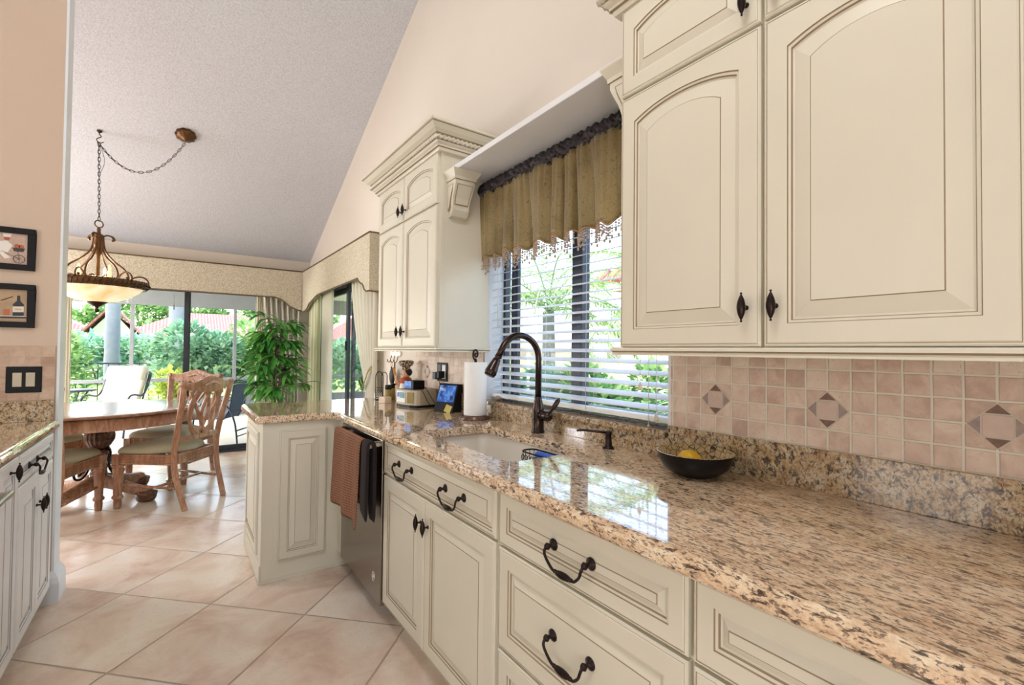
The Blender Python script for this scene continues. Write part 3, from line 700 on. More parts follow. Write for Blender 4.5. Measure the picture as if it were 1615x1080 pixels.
# ================================================================== WALL CABINETS
def sweep_front(mb, prof, x_f, ya, yb, mi=0, back=W):
    # prof: (outward, z); runs from the wall round the -y side, the front and the +y side
    loops = []
    for (x, y, sx, sy) in ((back, ya, 0, -1), (x_f, ya, -1, -1), (x_f, yb, -1, 1), (back, yb, 0, 1)):
        loops.append([(x + sx * o, y + sy * o, z) for o, z in prof])
    ms = mi
    mb.loft([list(l) for l in zip(*loops)], ms, None, closed=False)
def wall_cabinet(name, label, ya, yb, doors, xf=1.13, ztop=2.36, knobs=None, side_stile=False):
    c = thing(name, label, 'cabinet', (1.28, (ya + yb) / 2, 1.29), 'wall cabinets beside the kitchen window')
    b = MB().box(xf, W - .001, ya, yb, 1.30, ztop)
    b.box(xf + .001, xf + .022, yb, yb + .002, 1.30, ztop).box(xf + .001, xf + .022, ya - .002, ya, 1.30, ztop)
    obj('body', b, cream, c, 0.001)
    for (y1_, y0_, kn) in doors:
        w_ = y1_ - y0_
        lo = mk_door(c, (xf, y1_, 1.302), RU, RN, w_, .764, .052, .031, .034)
        up = mk_door(c, (xf, y1_, 2.074), RU, RN, w_, .272, .048, .030, .022)
        if kn: knob(lo, (xf - .020, kn, 1.395), RU, RN); knob(up, (xf - .020, kn, 2.130), RU, RN)
    cr = MB()
    pf = [(.0, 2.345), (.022, 2.345), (.026, 2.352), (.026, 2.360), (.034, 2.363), (.034, 2.372), (.044, 2.378), (.050, 2.386), (.050, 2.392), (.050, 2.408), (.054, 2.412), (.060, 2.420), (.078, 2.432), (.098, 2.452), (.102, 2.456), (.108, 2.458), (.108, 2.470), (.0, 2.470)]
    mi = [0, 0, 0, 1, 0, 0, 0, 1, 1, 1, 1, 0, 0, 1, 0, 0, 0]
    sweep_front(cr, pf, xf - .002, ya, yb, mi)
    cm_ = obj('crown_moulding', cr, [cream, glaze], c)
    o_ = .055; path = [(W, ya - o_), (xf - o_, ya - o_), (xf - o_, yb + o_), (W, yb + o_)]; pts = []
    for i in range(3):
        a, b_ = V(path[i]), V(path[i + 1]); n_ = int((b_ - a).length / .004)
        pts += [tuple(a.lerp(b_, k / n_)) + (2.400,) for k in range(n_)]
    obj('rope_trim', MB().tube(pts, .0105, 8, None, 0, ribs=2, amp=.38, twist=.95, sm=True), cream, cm_)
    lr = MB(); sweep_front(lr, [(0, 1.300), (.020, 1.300), (.026, 1.296), (.026, 1.290), (.020, 1.286), (.022, 1.282), (.022, 1.277), (-.005, 1.277), (-.005, 1.300)], xf - .002, ya, yb, [0, 0, 0, 1, 0, 0, 0, 0])
    obj('light_rail', lr, [cream, glaze], c)
    return c
wall_cabinet('wall_cabinet', 'cream wall cabinet with rope crown between the patio door and the kitchen window', 2.25, 3.15, [(3.132, 2.712, 2.742), (2.704, 2.262, 2.672)])
wall_cabinet('wall_cabinet', 'large cream wall cabinet with arched doors filling the upper right of the photo', -.70, .988, [(.984, .556, .588), (.548, .130, .520), (.124, -.28, None), (-.286, -.69, None)])
# shelf board over the window and its two corbels
sh = tag(obj('valance_shelf', MB().box(1.17, W - .001, .992, 2.246, 2.235, 2.262), cream_daylit, None, .003), 'cream shelf board spanning between the two wall cabinets over the window', 'shelf')  # daylight-tinted cream carries the bluish light on the underside
def corbel(ywall, sgn, label):
    c = thing('corbel', label, 'corbel', (1.24, ywall, 2.13), 'corbels under the window shelf')
    x0, x1 = 1.165, 1.285
    pf = [(0, 2.185), (.092, 2.185), (.094, 2.165), (.082, 2.14), (.060, 2.10), (.048, 2.065), (.046, 2.04), (.050, 2.035), (.030, 2.005), (0, 2.000)]
    b = MB()
    def taper(z): return .012 * (2.185 - z) / .185
    L = [[(x0 + taper(z), ywall + sgn * o, z) for o, z in pf], [(x1 - taper(z), ywall + sgn * o, z) for o, z in pf]]
    b.loft(L, 0, None, True, True, True)
    bd = obj('bracket', b, [cream], c, .0015)
    cp = MB().loft([[(x0 - o, ywall, z), (x0 - o, ywall + sgn * (.095 + o), z), (x1 + o, ywall + sgn * (.095 + o), z), (x1 + o, ywall, z)] for o, z in ((0, 2.185), (.004, 2.186), (.006, 2.20), (.022, 2.228), (.024, 2.234))], [1, 0, 0, 0], None, True, True, True)
    obj('cap', cp, [cream, glaze], c)
    fl = [(.090, 2.160), (.078, 2.135), (.056, 2.095), (.047, 2.062)]
    P = MB()
    for dz, ins, mi in ((.0012, .012, 1), (.0040, .016, 0)):
        P.loft([[(x0 + taper(z) + ins, ywall + sgn * (o - .01), z), (x0 + taper(z) + ins, ywall + sgn * (o + .004 + dz), z), (x1 - taper(z) - ins, ywall + sgn * (o + .004 + dz), z), (x1 - taper(z) - ins, ywall + sgn * (o - .01), z)] for o, z in (fl if mi else [(a - .000, b_ + (.004 if b_ < 2.08 else (-.004 if b_ > 2.15 else 0))) for a, b_ in fl])], mi, None, True, True, True, mi)
    obj('raised_panel', P, [cream, glaze], bd)
    S = MB().prism([(ywall + sgn * .012, 2.165), (ywall + sgn * .070, 2.165), (ywall + sgn * .060, 2.135), (ywall + sgn * .040, 2.095), (ywall + sgn * .030, 2.05), (ywall + sgn * .012, 2.03)], x0 - .0005, x0 + .012, 0, 1)
    S.prism([(ywall + sgn * .014, 2.162), (ywall + sgn * .066, 2.162), (ywall + sgn * .057, 2.137), (ywall + sgn * .037, 2.097), (ywall + sgn * .027, 2.052), (ywall + sgn * .014, 2.034)], x0 - .0012, x0 + .012, 0, 0)
    obj('side_panel', S, [cream, glaze], bd)
corbel(2.248, -1, 'cream corbel on the side of the far wall cabinet, left end of the shelf')
corbel(.990, 1, 'cream corbel on the side of the near wall cabinet, right end of the shelf')

# ================================================================== WINDOW DRESSING
def pleats(u, n, amp, ph=0.0): return amp * (math.sin(u * n * 2 * PI + ph) + .35 * math.sin(u * n * 4.3 * PI + 1.3 + ph))
# kitchen valance
kv = thing('window_valance', 'gathered olive gold valance with beaded fringe over the kitchen window', 'valance', (1.39, 1.64, 2.20))
NY, NZ = 300, 14; ya, yb = 1.002, 2.262
mb = MB(); grid = []
def fold(u, t):
    k = abs(math.sin(PI * (u * 11 + .35 * math.sin(u * 15)))); q = abs(math.sin(PI * (u * 31 + .2)))
    return 1.368 + (.016 + .046 * t) * (1 - k) ** 1.4 + .006 * (1 - t * .6) * (1 - q) + .006 * math.sin(u * 17 + t * 2)
def vbot(u): return 1.800 + .012 * math.sin(u * 26 * PI) - .006 * math.sin(u * 61)
for j in range(NZ + 1):
    t = j / NZ; row = []
    for i in range(NY + 1):
        u = i / NY; z = 2.165 + (vbot(u) - 2.165) * t
        a = .014 + .028 * t
        x = fold(u, t)
        row.append((x, ya + (yb - ya) * u + .006 * math.sin(u * 120) * t, z))
    grid.append(row)
mb.loft(grid, 0, None, closed=False, sm=True)
obj('skirt', mb, silkm, kv, solid=.0015)
mb = MB(); grid = []
for j in range(13):
    a = PI * (j / 12) * 1.25 - .35
    row = []
    for i in range(NY + 1):
        u = i / NY; r = .018 + .007 * math.sin(u * 52 * 2 * PI + 2 * math.sin(j * .9)) + .004 * math.sin(u * 133 + j)
        row.append((1.385 - r * math.sin(a) * 1.3, ya + (yb - ya) * u + .004 * math.sin(j * 1.7 + u * 90), 2.182 + r * 1.25 * math.cos(a) + .006 * math.sin(u * 70)))
    grid.append(row)
mb.loft(grid, 0, None, closed=False, sm=True)
mb.loft([[(1.372 + .012 * math.sin(u / NY * 58 * 2 * PI), ya + (yb - ya) * u / NY, 2.200 + .012 * math.sin(u * .9)) for u in range(NY + 1)], [(1.39 + .010 * math.sin(u / NY * 58 * 2 * PI + 1), ya + (yb - ya) * u / NY, 2.222 + .008 * math.sin(u * .61)) for u in range(NY + 1)]], 0, None, closed=False, sm=True)
obj('gathered_heading', mb, silkdark, kv, solid=.001)
mb = MB()
tr = [(fold(i / NY, 1), ya + (yb - ya) * i / NY, vbot(i / NY)) for i in range(NY + 1)]
mb.tube(tr, .004, 5)
obj('braid', mb, plain('tan braid', rgb(176, 140, 96), .8), kv)
mb = MB()
for k in range(140):
    i = int((k + .5) / 140 * NY); x, y, z = tr[i]; L = .040 + .014 * (k % 3)
    mb.tube([(x, y, z), (x, y, z - L)], .0008, 4)
    for q in range(3 + k % 2): mb.ball((x, y, z - .012 - q * .011), .0040 + .0012 * ((q + k) % 2), 4)
    mb.ball((x, y, z - L), .0052, 5, sz=1.4)
o = obj('bead_fringe', mb, beadm, kv); o['kind'] = 'stuff'
# blind
bl = thing('window_blind', 'white horizontal slat blind lowered over the kitchen window', 'blind', (1.50, 1.66, 1.02))
obj('head_rail', MB().box(1.475, 1.525, 1.055, 2.265, 2.085, 2.126), white, bl, .002)
z = 1.075
while z < 2.08:
    sl = MB(); n = 6; T = math.radians(17)
    up = []; dn = []
    for i in range(n + 1):
        a = -1 + 2 * i / n; x = 1.50 + .0245 * a * math.cos(T); zz = z + .0245 * a * math.sin(T) + .0022 * (1 - a * a)
        up.append((x, zz + .0013)); dn.append((x, zz - .0013))
    sl.prism([(p[0], p[1]) for p in up + dn[::-1]], 1.052, 2.268, 1)
    obj('slat', sl, slatm, bl); z += .0435
obj('bottom_rail', MB().box(1.475, 1.525, 1.052, 2.268, 1.024, 1.044), white, bl, .003)
ld = MB()
for yy in (1.16, 1.50, 1.84, 2.16):
    for xx in (1.474, 1.526): ld.tube([(xx, yy, 1.03), (xx, yy, 2.09)], .0009, 4)
obj('ladder_cords', ld, white, bl)
for (yy, zb_, zt) in ((1.115, 1.03, 1.2), (1.150, .985, 1.2), (1.19, 1.14, 1.2)):
    cd = MB().tube([(1.462, yy, zb_ + .02), (1.466, yy, 2.09)], .0011, 5); cdo = obj('pull_cord', cd, white, bl)
    obj('tassel', MB().lathe([(.002, .028), (.005, .024), (.008, .006), (.008, 0), (.001, -.001)], 10, Matrix.Translation((1.462, yy, zb_))), palebox, cdo)
obj('tilt_wand', MB().tube([(1.46, 2.19, 2.08), (1.462, 2.185, 1.42)], .0035, 6), white, bl)
st = tag(obj('pebble', MB().ball((1.475, 2.19, 1.022), .026, 8, sz=.55), stone_gr), 'flat grey stone on the window sill by the paper towel', 'stone')

# upholstered cornice boxes
def cornice(name, label, pts, axis, face, back, ends):
    c = thing(name, label, 'cornice', (face if axis == 'y' else pts[0][0], pts[0][0] if axis == 'y' else face, 2.25))
    zt = 2.262; mb = MB(); th = .022 * (1 if back > face else -1)
    poly = [(p[0], p[1]) for p in pts] + [(pts[-1][0], zt), (pts[0][0], zt)]
    ax = 0 if axis == 'y' else 1
    mb.prism(poly, face, face + th, ax)
    if axis == 'y': mb.box(face, back, pts[0][0], pts[-1][0], zt, zt + .012)
    else: mb.box(pts[0][0], pts[-1][0], face, back, zt, zt + .012)
    for e, zb_ in ends:
        if axis == 'y': mb.box(face + th, back, e, e + .02, zb_, zt)
        else: mb.box(e - .01, e + .01, face + th, back, zb_, zt)
    obj('board', mb, cornice_m, c, .002)
    cd = MB(); f = face - .002 * (1 if th > 0 else -1)
    mk = (lambda a, z: (f, a, z)) if axis == 'y' else (lambda a, z: (a, f, z))
    cd.tube([mk(*p) for p in pts], .0075, 6).tube([mk(pts[0][0], zt + .006), mk(pts[-1][0], zt + .006)], .0075, 6)
    for e, zb_ in ends:
        if axis == 'y': cd.tube([(f, e, zb_), (back, e, zb_)], .0075, 6).tube([(f, e, zt + .006), (back, e, zt + .006)], .0075, 6)
    obj('cord', cd, plain('brown cord', rgb(112, 90, 68), .8), c)
pr = [(3.86, 1.775), (3.93, 1.778), (3.98, 1.800), (4.02, 1.845), (4.08, 1.862), (4.13, 1.885), (4.17, 1.915), (4.25, 1.915), (5.60, 1.905), (5.75, 1.885), (5.87, 1.862), (6.03, 1.835), (6.13, 1.785), (6.25, 1.762), (6.415, 1.76)]
cornice('window_cornice', 'beige upholstered cornice box over the right hand patio door', pr, 'y', 1.29, W - .001, [(3.86, 1.775)])
pf_ = [(-2.45, 1.77), (-2.3, 1.79), (-2.2, 1.83), (-2.1, 1.88), (-2.0, 1.925), (.97, 1.922), (1.03, 1.905), (1.08, 1.87), (1.13, 1.825), (1.19, 1.795), (1.24, 1.775), (1.285, 1.765)]
cornice('window_cornice', 'beige upholstered cornice box over the wide far patio door', pf_, 'x', 6.42, FY - .001, [(-2.44, 1.77)])
# curtains
def curtain(name, label, path_top, path_bot, z0, z1, n, amp, mat, waist=None, rings=24, tie=None):
    # path: two points (x, y) each; pleats displaced along the normal
    c = thing(name, label, 'curtain', (path_top[0][0], path_top[0][1], z0)); mb = MB(); rows = []
    NI = n * 8
    for j in range(rings + 1):
        t = j / rings; z = z1 + (z0 - z1) * t
        k = t
        if waist:
            tw, amt = waist; k = (min(1, t / tw) ** 1.6) if t < tw else 1 - .25 * ((t - tw) / (1 - tw)) ** .6
        a = V(path_top[0]).lerp(V(path_bot[0]), k); b_ = V(path_top[1]).lerp(V(path_bot[1]), k)
        d_ = (b_ - a); nn = V((-d_.y, d_.x)).normalized(); row = []
        for i in range(NI + 1):
            u = i / NI; p = a + d_ * u + nn * (amp * math.sin(u * n * 2 * PI + .5 * math.sin(t * 3)))
            row.append((p.x, p.y, z))
        rows.append(row)
    mb.loft(rows, 0, None, closed=False, sm=True)
    obj('panel', mb, mat, c, solid=.001)
    return c
curtain('curtain', 'striped cream curtain in the far corner behind the houseplant', ((.84, 6.60), (1.30, 6.60)), ((1.05, 6.60), (1.30, 6.60)), .02, 1.99, 7, .03, stripe_far, (.55, 1))
curtain('vertical_blind', 'white vertical blind stack at the right end of the far patio door', ((.80, 6.68), (1.02, 6.68)), ((.80, 6.68), (1.02, 6.68)), .03, 1.99, 9, .02, sheer)
curtain('vertical_blind', 'sheer white blind stack just past the partition wall end', ((-1.10, 6.66), (-.90, 6.66)), ((-1.10, 6.66), (-.90, 6.66)), .03, 1.99, 9, .02, sheer)
cc = curtain('curtain', 'pale green striped curtain in the corner at the left of the right hand patio door', ((1.37, 6.32), (1.37, 5.84)), ((1.37, 6.32), (1.37, 5.84)), .02, 1.98, 6, .03, stripe_right)
curtain('vertical_blind', 'white vertical blind stack beside the pale green curtain', ((1.405, 5.84), (1.405, 5.42)), ((1.405, 5.84), (1.405, 5.42)), .03, 1.99, 12, .018, sheer)
cc = curtain('curtain', 'white curtain tied back next to the far wall cabinet', ((1.375, 4.62), (1.375, 3.90)), ((1.375, 4.10), (1.375, 3.91)), .02, 1.97, 7, .026, sheer, (.53, 1))
tb_ = MB().loft([[(1.335, 4.13, .955), (1.325, 4.12, .925)], [(1.325, 4.04, 1.02), (1.315, 4.03, .99)], [(1.33, 3.96, 1.12), (1.32, 3.95, 1.09)], [(1.40, 3.92, 1.20), (1.39, 3.91, 1.17)]], 0, None, closed=False, sm=True)
obj('tieback', tb_, tiebk, cc, solid=.006, label='olive gold tieback')

# ================================================================== COUNTER ITEMS
Z0 = CT + .040
# faucet
fc = thing('kitchen_faucet', 'tall oil rubbed bronze pull-down faucet behind the sink', 'faucet', (1.355, 1.685, Z0))
M = Matrix.Translation((1.355, 1.685, Z0))
obj('body', MB().lathe([(.001, 0), (.031, 0), (.031, .006), (.028, .010), (.027, .06), (.028, .09), (.026, .115), (.019, .145), (.0165, .155), (.0165, .165)], 28, M), bronze2, fc)
P = [(1.355, 1.685, Z0 + .15), (1.355, 1.685, Z0 + .33)] + [(1.355 - .107 + .107 * math.cos(a), 1.685, Z0 + .335 + .107 * math.sin(a)) for a in [math.radians(12 * i) for i in range(14)]]
e = V(P[-1]); d_ = (V(P[-1]) - V(P[-2])).normalized()
P.append(tuple(e + d_ * .035))
obj('spout', MB().tube(P, .0145, 16), bronze2, fc)
e = V(P[-1]); q = d_.to_track_quat('Z', 'Y').to_matrix().to_4x4()
obj('spray_head', MB().lathe([(.001, 0), (.0165, 0), (.0165, .005), (.0135, .007), (.0135, .012), (.0175, .014), (.019, .03), (.026, .072), (.027, .082), (.0245, .084), (.0245, .090), (.022, .094), (.001, .094)], 24, Matrix.Translation(e) @ q), bronze2, fc)
Q = Matrix.Translation((1.355, 1.685, Z0 + .082)) @ Matrix.Rotation(math.radians(90), 4, 'X')
h = obj('handle_hub', MB().lathe([(.012, .0), (.022, .02), (.022, .034), (.0235, .036), (.0235, .040), (.022, .042), (.022, .06), (.024, .064), (.022, .078), (.012, .088), (.001, .089)], 24, Q), bronze2, fc)
obj('lever', MB().tube(smoothpath([(1.355, 1.61, Z0 + .09), (1.36, 1.592, Z0 + .115), (1.372, 1.575, Z0 + .145), (1.382, 1.568, Z0 + .165)], 4), [.006, .0065, .007, .008, .009, .010, .011, .0115, .012, .011, .009, .006, .003][:13], 12, flat=.5), bronze2, h)
# soap dispenser
sd = thing('soap_dispenser', 'small black soap dispenser pump on the counter right of the faucet', 'soap dispenser', (1.365, 1.262, Z0))
M = Matrix.Translation((1.365, 1.262, Z0))
obj('base', MB().lathe([(.001, 0), (.023, 0), (.023, .004), (.017, .008), (.014, .012), (.011, .05), (.0125, .053), (.0125, .066), (.001, .068)], 20, M), bronze, sd)
obj('nozzle', MB().tube([(1.365, 1.262, Z0 + .060), (1.34, 1.285, Z0 + .063), (1.30, 1.335, Z0 + .066), (1.285, 1.355, Z0 + .062)], [.006, .005, .0045, .004], 8), bronze, sd)
# bowl and lemon
BC = (1.292, .842)
M = Matrix.Translation((BC[0], BC[1], Z0))
bw = thing('serving_bowl', 'wide dark bowl with a crackled tan inside holding a lemon', 'bowl', (BC[0], BC[1], Z0))
k = [(.001, .001), (.046, 0), (.050, .003), (.074, .011), (.094, .028), (.107, .052), (.1125, .072)]
ki = [(.1125, .072), (.110, .073), (.103, .052), (.090, .031), (.070, .016), (.044, .009), (.001, .008)]
obj('shell', MB().lathe(k, 48, M, cap=False), bowlout, bw)
obj('inside', MB().lathe(ki, 48, M, cap=False), bowlin, bw, label='crackled tan inner glaze')
lm = tag(obj('lemon', MB().lathe([(.0005, -.040), (.005, -.037), (.016, -.031), (.026, -.018), (.030, 0), (.026, .018), (.016, .031), (.006, .036), (.004, .040), (.0005, .0405)], 24, Matrix.Translation((BC[0] - .008, BC[1] + .015, Z0 + .0445)) @ Matrix.Rotation(1.45, 4, 'X') @ Matrix.Rotation(.2, 4, 'Y')), lemonm), 'yellow lemon lying in the dark bowl', 'lemon')
# caddy hooked in the sink
cdy = thing('sink_caddy', 'black wire caddy hanging in the sink, holding a blue sponge', 'caddy', (1.24, 1.50, .85))
mb = MB(); r_ = rr(1.19, 1.262, 1.385, 1.60, .03, .865); mb.tube(r_, .0035, 6, closed=True)
for dz in (.045, .09): mb.tube([(p[0], p[1], p[2] - dz) for p in r_], .002, 5, closed=True)
for i in range(0, len(r_), 2): mb.tube([r_[i], (r_[i][0], r_[i][1], .77)], .0016, 4)
for i in range(10):
    yy = 1.40 + .02 * i; mb.tube([(1.19 + .002 * math.sin(a), yy + .009 * math.cos(a), .842 + .012 * math.sin(a)) for a in [2 * PI * j / 10 for j in range(10)]], .0016, 4, closed=True)
obj('basket', mb, black, cdy)
tag(obj('sponge', MB().box(1.205, 1.235, 1.41, 1.52, .79, .872), bluem, None, .006), 'bright blue sponge standing in the black sink caddy', 'sponge')
# paper towel
pt = thing('paper_towel_holder', 'dark paper towel stand with a scroll top beside the window sill', 'paper towel holder', (1.332, 2.205, Z0))
M = Matrix.Translation((1.332, 2.205, Z0))
obj('base', MB().lathe([(.001, 0), (.083, 0), (.085, .004), (.083, .010), (.079, .012), (.079, .016), (.074, .020), (.001, .021)], 40, M), darkwood, pt)
obj('rod', MB().tube([(1.332, 2.205, Z0 + .02), (1.332, 2.205, Z0 + .325)], .007, 10), bronze, pt)
sc_ = [(1.332 + (.004 + .0038 * a) * math.cos(a + .9) * .0, 2.205 - (.003 + .0030 * a) * math.cos(a + 1.0), Z0 + .352 + (.003 + .0030 * a) * math.sin(a + 1.0)) for a in [i * .3 for i in range(33)]]
obj('scroll', MB().tube(sc_ + [(1.332, 2.205, Z0 + .325)], .0055, 8), bronze, pt)
rl = thing('paper_towel_roll', 'white roll of paper towels on the dark stand', 'paper towel', (1.332, 2.205, Z0 + .022))
obj('roll', MB().lathe([(.019, .023), (.061, .023), (.062, .026), (.062, .306), (.061, .309), (.019, .309), (.019, .023)], 40, M, cap=False), paper, rl)
# smart display
tv = thing('smart_display', 'black wedge shaped display with a lit blue screen left of the paper towels', 'display', (1.35, 2.56, Z0))
def rotz(cx_, cy_, a): return Matrix.Translation((cx_, cy_, Z0)) @ Matrix.Rotation(a, 4, 'Z')
M = rotz(1.35, 2.56, math.radians(-66))   # local: x right, y depth away from the viewer
obj('housing', MB().prism([(-.045, 0), (.075, 0), (.055, .165), (.012, .168)], -.072, .072, 0, 0, M), black, tv, .003)
n_ = V((0, -.168, .057)).normalized()
S = M @ Matrix.Translation((0, -.045, 0)); Ms = S @ Matrix(((1, 0, 0, 0), (0, .3213, -.947, 0), (0, .947, .3213, 0), (0, 0, 0, 1)))
obj('screen', MB().box(-.063, .063, .062, .166, .0005, .0015, 0, Ms), dispm, tv)
ti = MB().box(-.060, -.032, .142, .150, .0016, .0020, 0, Ms).box(-.060, -.020, .133, .137, .0016, .0020, 0, Ms); obj('screen_clock', ti, white, tv)
obj('note', MB().box(.004, .052, .008, .052, .0010, .0020, 0, Ms @ Matrix.Rotation(-.25, 4, 'Z')), yellow, tv, label='small yellow note on the base')
# radio
rd = thing('countertop_radio', 'champagne coloured clock radio on the counter left of the display', 'radio', (1.303, 2.927, Z0))
M = rotz(1.303, 2.927, math.radians(-78)) @ Matrix.Diagonal((.76, 1, 1, 1))
body = [(-.165, -.055), (-.15, -.075), (-.08, -.092), (.0, -.097), (.08, -.092), (.15, -.075), (.165, -.055), (.165, .08), (-.165, .08)]
obj('housing', MB().prism(body, .014, .112, 2, 0, M), radiom, rd, .004)
obj('base', MB().prism([(p[0] * .95, p[1] * .95) for p in body], 0, .014, 2, 0, M), black, rd)
obj('front_panel', MB().prism([(-.11, -.0885), (.03, -.0968), (.03, -.0988), (-.11, -.0905)], .030, .100, 2, 0, M), white, rd)
obj('display', MB().prism([(-.055, -.095), (.02, -.0990), (.02, -.1003), (-.055, -.0965)], .058, .095, 2, 0, M), tealm, rd)
obj('display', MB().prism([(-.10, -.0905), (-.065, -.094), (-.065, -.0955), (-.10, -.092)], .062, .092, 2, 0, M), dispm, rd)
obj('speaker_grille', MB().prism([(.055, -.0955), (.125, -.083), (.125, -.0855), (.055, -.098)], .028, .098, 2, 0, M), tiebk, rd, .002)
bx = thing('device_dock', 'small black device with a blue lit face lying on top of the radio', 'device', (1.28, 2.92, Z0 + .112))
Mx = M @ Matrix.Translation((.0, -.02, .112))
obj('case', MB().box(-.065, .07, -.035, .055, .0, .058, 0, Mx), black, bx, .003)
obj('face', MB().box(-.060, .035, -.0365, -.035, .006, .054, 0, Mx), dispm, bx)
cb = MB().tube(smoothpath([(1.33, 2.84, Z0 + .13), (1.33, 2.775, Z0 + .09), (1.355, 2.735, Z0 + .03), (1.39, 2.74, Z0 + .02), (1.41, 2.77, Z0 + .12), (1.39, 2.785, 1.115)], 6), .0022, 6)
cb.tube(smoothpath([(1.28, 2.785, Z0 + .117), (1.285, 2.765, Z0 + .10), (1.32, 2.755, Z0 + .03), (1.36, 2.735, Z0 + .004)], 5), .0022, 6)
tag(obj('power_cord', cb, black), 'thin black cords between the radio and the wall outlet', 'cord')
# outlet with chargers
ol = thing('wall_outlet', 'black wall outlet plate with chargers plugged in behind the display', 'outlet', (W - .01, 2.79, 1.13))
obj('plate', MB().box(W - .015, W - .008, 2.715, 2.862, 1.082, 1.205), black, ol, .003)
obj('socket', MB().box(W - .018, W - .014, 2.735, 2.78, 1.10, 1.19), white, ol, .001); obj('socket', MB().box(W - .018, W - .014, 2.80, 2.845, 1.10, 1.19), bluemetal, ol, .001)
tag(obj('charger', MB().box(W - .06, W - .0185, 2.742, 2.775, 1.105, 1.15), black, None, .003), 'black plug-in charger in the right half of the outlet', 'charger')
tag(obj('charger', MB().box(W - .055, W - .0185, 2.803, 2.845, 1.095, 1.14), bluemetal, None, .003), 'blue grey plug-in charger in the left half of the outlet', 'charger')
# chef figurine utensil holder
cf = thing('chef_figurine', 'small ceramic chef figurine with a spotted hat and orange scarf behind the radio', 'figurine', (1.345, 3.19, Z0))
M = Matrix.Translation((1.345, 3.19, Z0))
obj('body', MB().lathe([(.001, 0), (.050, 0), (.052, .04), (.048, .09), (.040, .13), (.024, .155), (.001, .158)], 20, M), white, cf)
obj('scarf', MB().lathe([(.030, .128), (.048, .140), (.040, .165), (.022, .178), (.018, .18)], 20, M), orange, cf)
obj('head', MB().ball((0, 0, .205), .032, 10, M, sz=1.1).ball((-.030, .006, .200), .008, 6, M), skin, cf)
obj('hair', MB().ball((.010, -.004, .212), .034, 10, M, sz=.9), hairm, cf)
obj('hat', MB().lathe([(.030, .228), (.030, .252), (.046, .262), (.056, .278), (.052, .292), (.03, .298), (.001, .299)], 20, M), spotm, cf)
obj('arm', MB().tube([(1.315, 3.225, Z0 + .12), (1.295, 3.25, Z0 + .155), (1.30, 3.262, Z0 + .185)], [.014, .011, .010], 10), skin, cf)
# hook rack with utensils
hk = thing('hook_rack', 'small white chef hat plaque with three wire hooks on the wall', 'hook rack', (W - .01, 3.60, 1.25))
pl = MB(); prf = [(-.10, -.015), (-.075, -.022), (.075, -.022), (.10, -.015), (.11, .008), (.09, .022), (.04, .016), (0, .024), (-.04, .016), (-.09, .022), (-.11, .008)]
pl.prism(prf, 0, .014, 2, 0, FR((W - .0005, 3.61, 1.253), RU, RN)); obj('plaque', pl, white, hk, .003)
for i in range(3):
    yy = 3.68 - .07 * i
    obj('hook', MB().tube(smoothpath([(W - .014, yy, 1.24), (W - .022, yy, 1.215), (W - .030, yy, 1.19), (W - .045, yy, 1.188), (W - .05, yy, 1.21)], 4), .0028, 6), bronze, hk)
ut = thing('spoon_rest', 'black oval utensil hanging by a red loop from the middle hook', 'utensil', (W - .05, 3.61, 1.10))
obj('loop', MB().tube([(W - .042 - .0 * i, 3.61 + .012 * math.sin(i * PI / 6), 1.168 + .024 * math.cos(i * PI / 6)) for i in range(12)], .002, 5, closed=True), orange, ut, label='red hanging loop')
obj('bowl', MB().ball((W - .046, 3.585, 1.075), .045, 10, sz=1.5, sx=.35), black, ut)
obj('stem', MB().tube([(W - .042, 3.61, 1.15), (W - .046, 3.60, 1.12)], .005, 6), black, ut)
ut = thing('whisk', 'thin dark utensil hanging from the right hook', 'utensil', (W - .05, 3.53, 1.0))
obj('handle', MB().tube([(W - .043, 3.54, 1.19), (W - .043, 3.535, 1.10)], .005, 8), black, ut)
obj('wires', MB().tube([(W - .043, 3.535 + .022 * math.sin(i * PI / 8), 1.045 + .055 * math.cos(i * PI / 8)) for i in range(16)], .0016, 5, closed=True), bronze, ut)
sp_ = thing('wooden_spoon', 'wooden handled spoon leaning behind the radio, left of the figurine', 'spoon', (1.33, 3.36, Z0))
obj('handle', MB().tube([(1.33, 3.30, Z0 + .09), (1.345, 3.43, Z0 + .235)], [.012, .009], 10), wood_lt, sp_)
obj('holder', MB().lathe([(.001, 0), (.026, 0), (.028, .11), (.024, .112)], 16, Matrix.Translation((1.33, 3.285, Z0))), palebox, sp_)
# black wire napkin holder, jars, box
wr = thing('wire_holder', 'black wire holder with tall arched ends at the left of the counter items', 'wire holder', (1.235, 3.36, Z0))
for (xx, yy, hh, ww) in ((1.225, 3.40, .195, .028), (1.285, 3.46, .19, .022)):
    a_ = [(xx - ww, yy, Z0 + .004), (xx - ww, yy, Z0 + hh - ww)] + [(xx - ww * math.cos(i * PI / 10), yy - .0 * i, Z0 + hh - ww + ww * 1.5 * math.sin(i * PI / 10)) for i in range(1, 10)] + [(xx + ww, yy, Z0 + hh - ww), (xx + ww, yy, Z0 + .004)]
    obj('arch', MB().tube(a_, .0032, 8), bronze, wr)
nb = MB()
for k in range(4): nb.tube([(1.20 + .006 * math.sin(a * 2) + .016 * k, 3.40, Z0 + .03 + .006 * a) for a in range(9)], .002, 5)
nb.tube([(1.197, 3.40, Z0 + .02), (1.253, 3.40, Z0 + .02)], .002, 5).tube([(1.197, 3.40, Z0 + .09), (1.253, 3.40, Z0 + .09)], .002, 5).tube([(1.197, 3.40, Z0 + .004), (1.31, 3.46, Z0 + .004)], .003, 6)
obj('scrollwork', nb, bronze, wr)
tag(obj('napkin_stack', MB().box(1.204, 1.246, 3.405, 3.45, Z0 + .008, Z0 + .05), white, None, .002), 'white stack at the foot of the black wire arch', 'napkins')
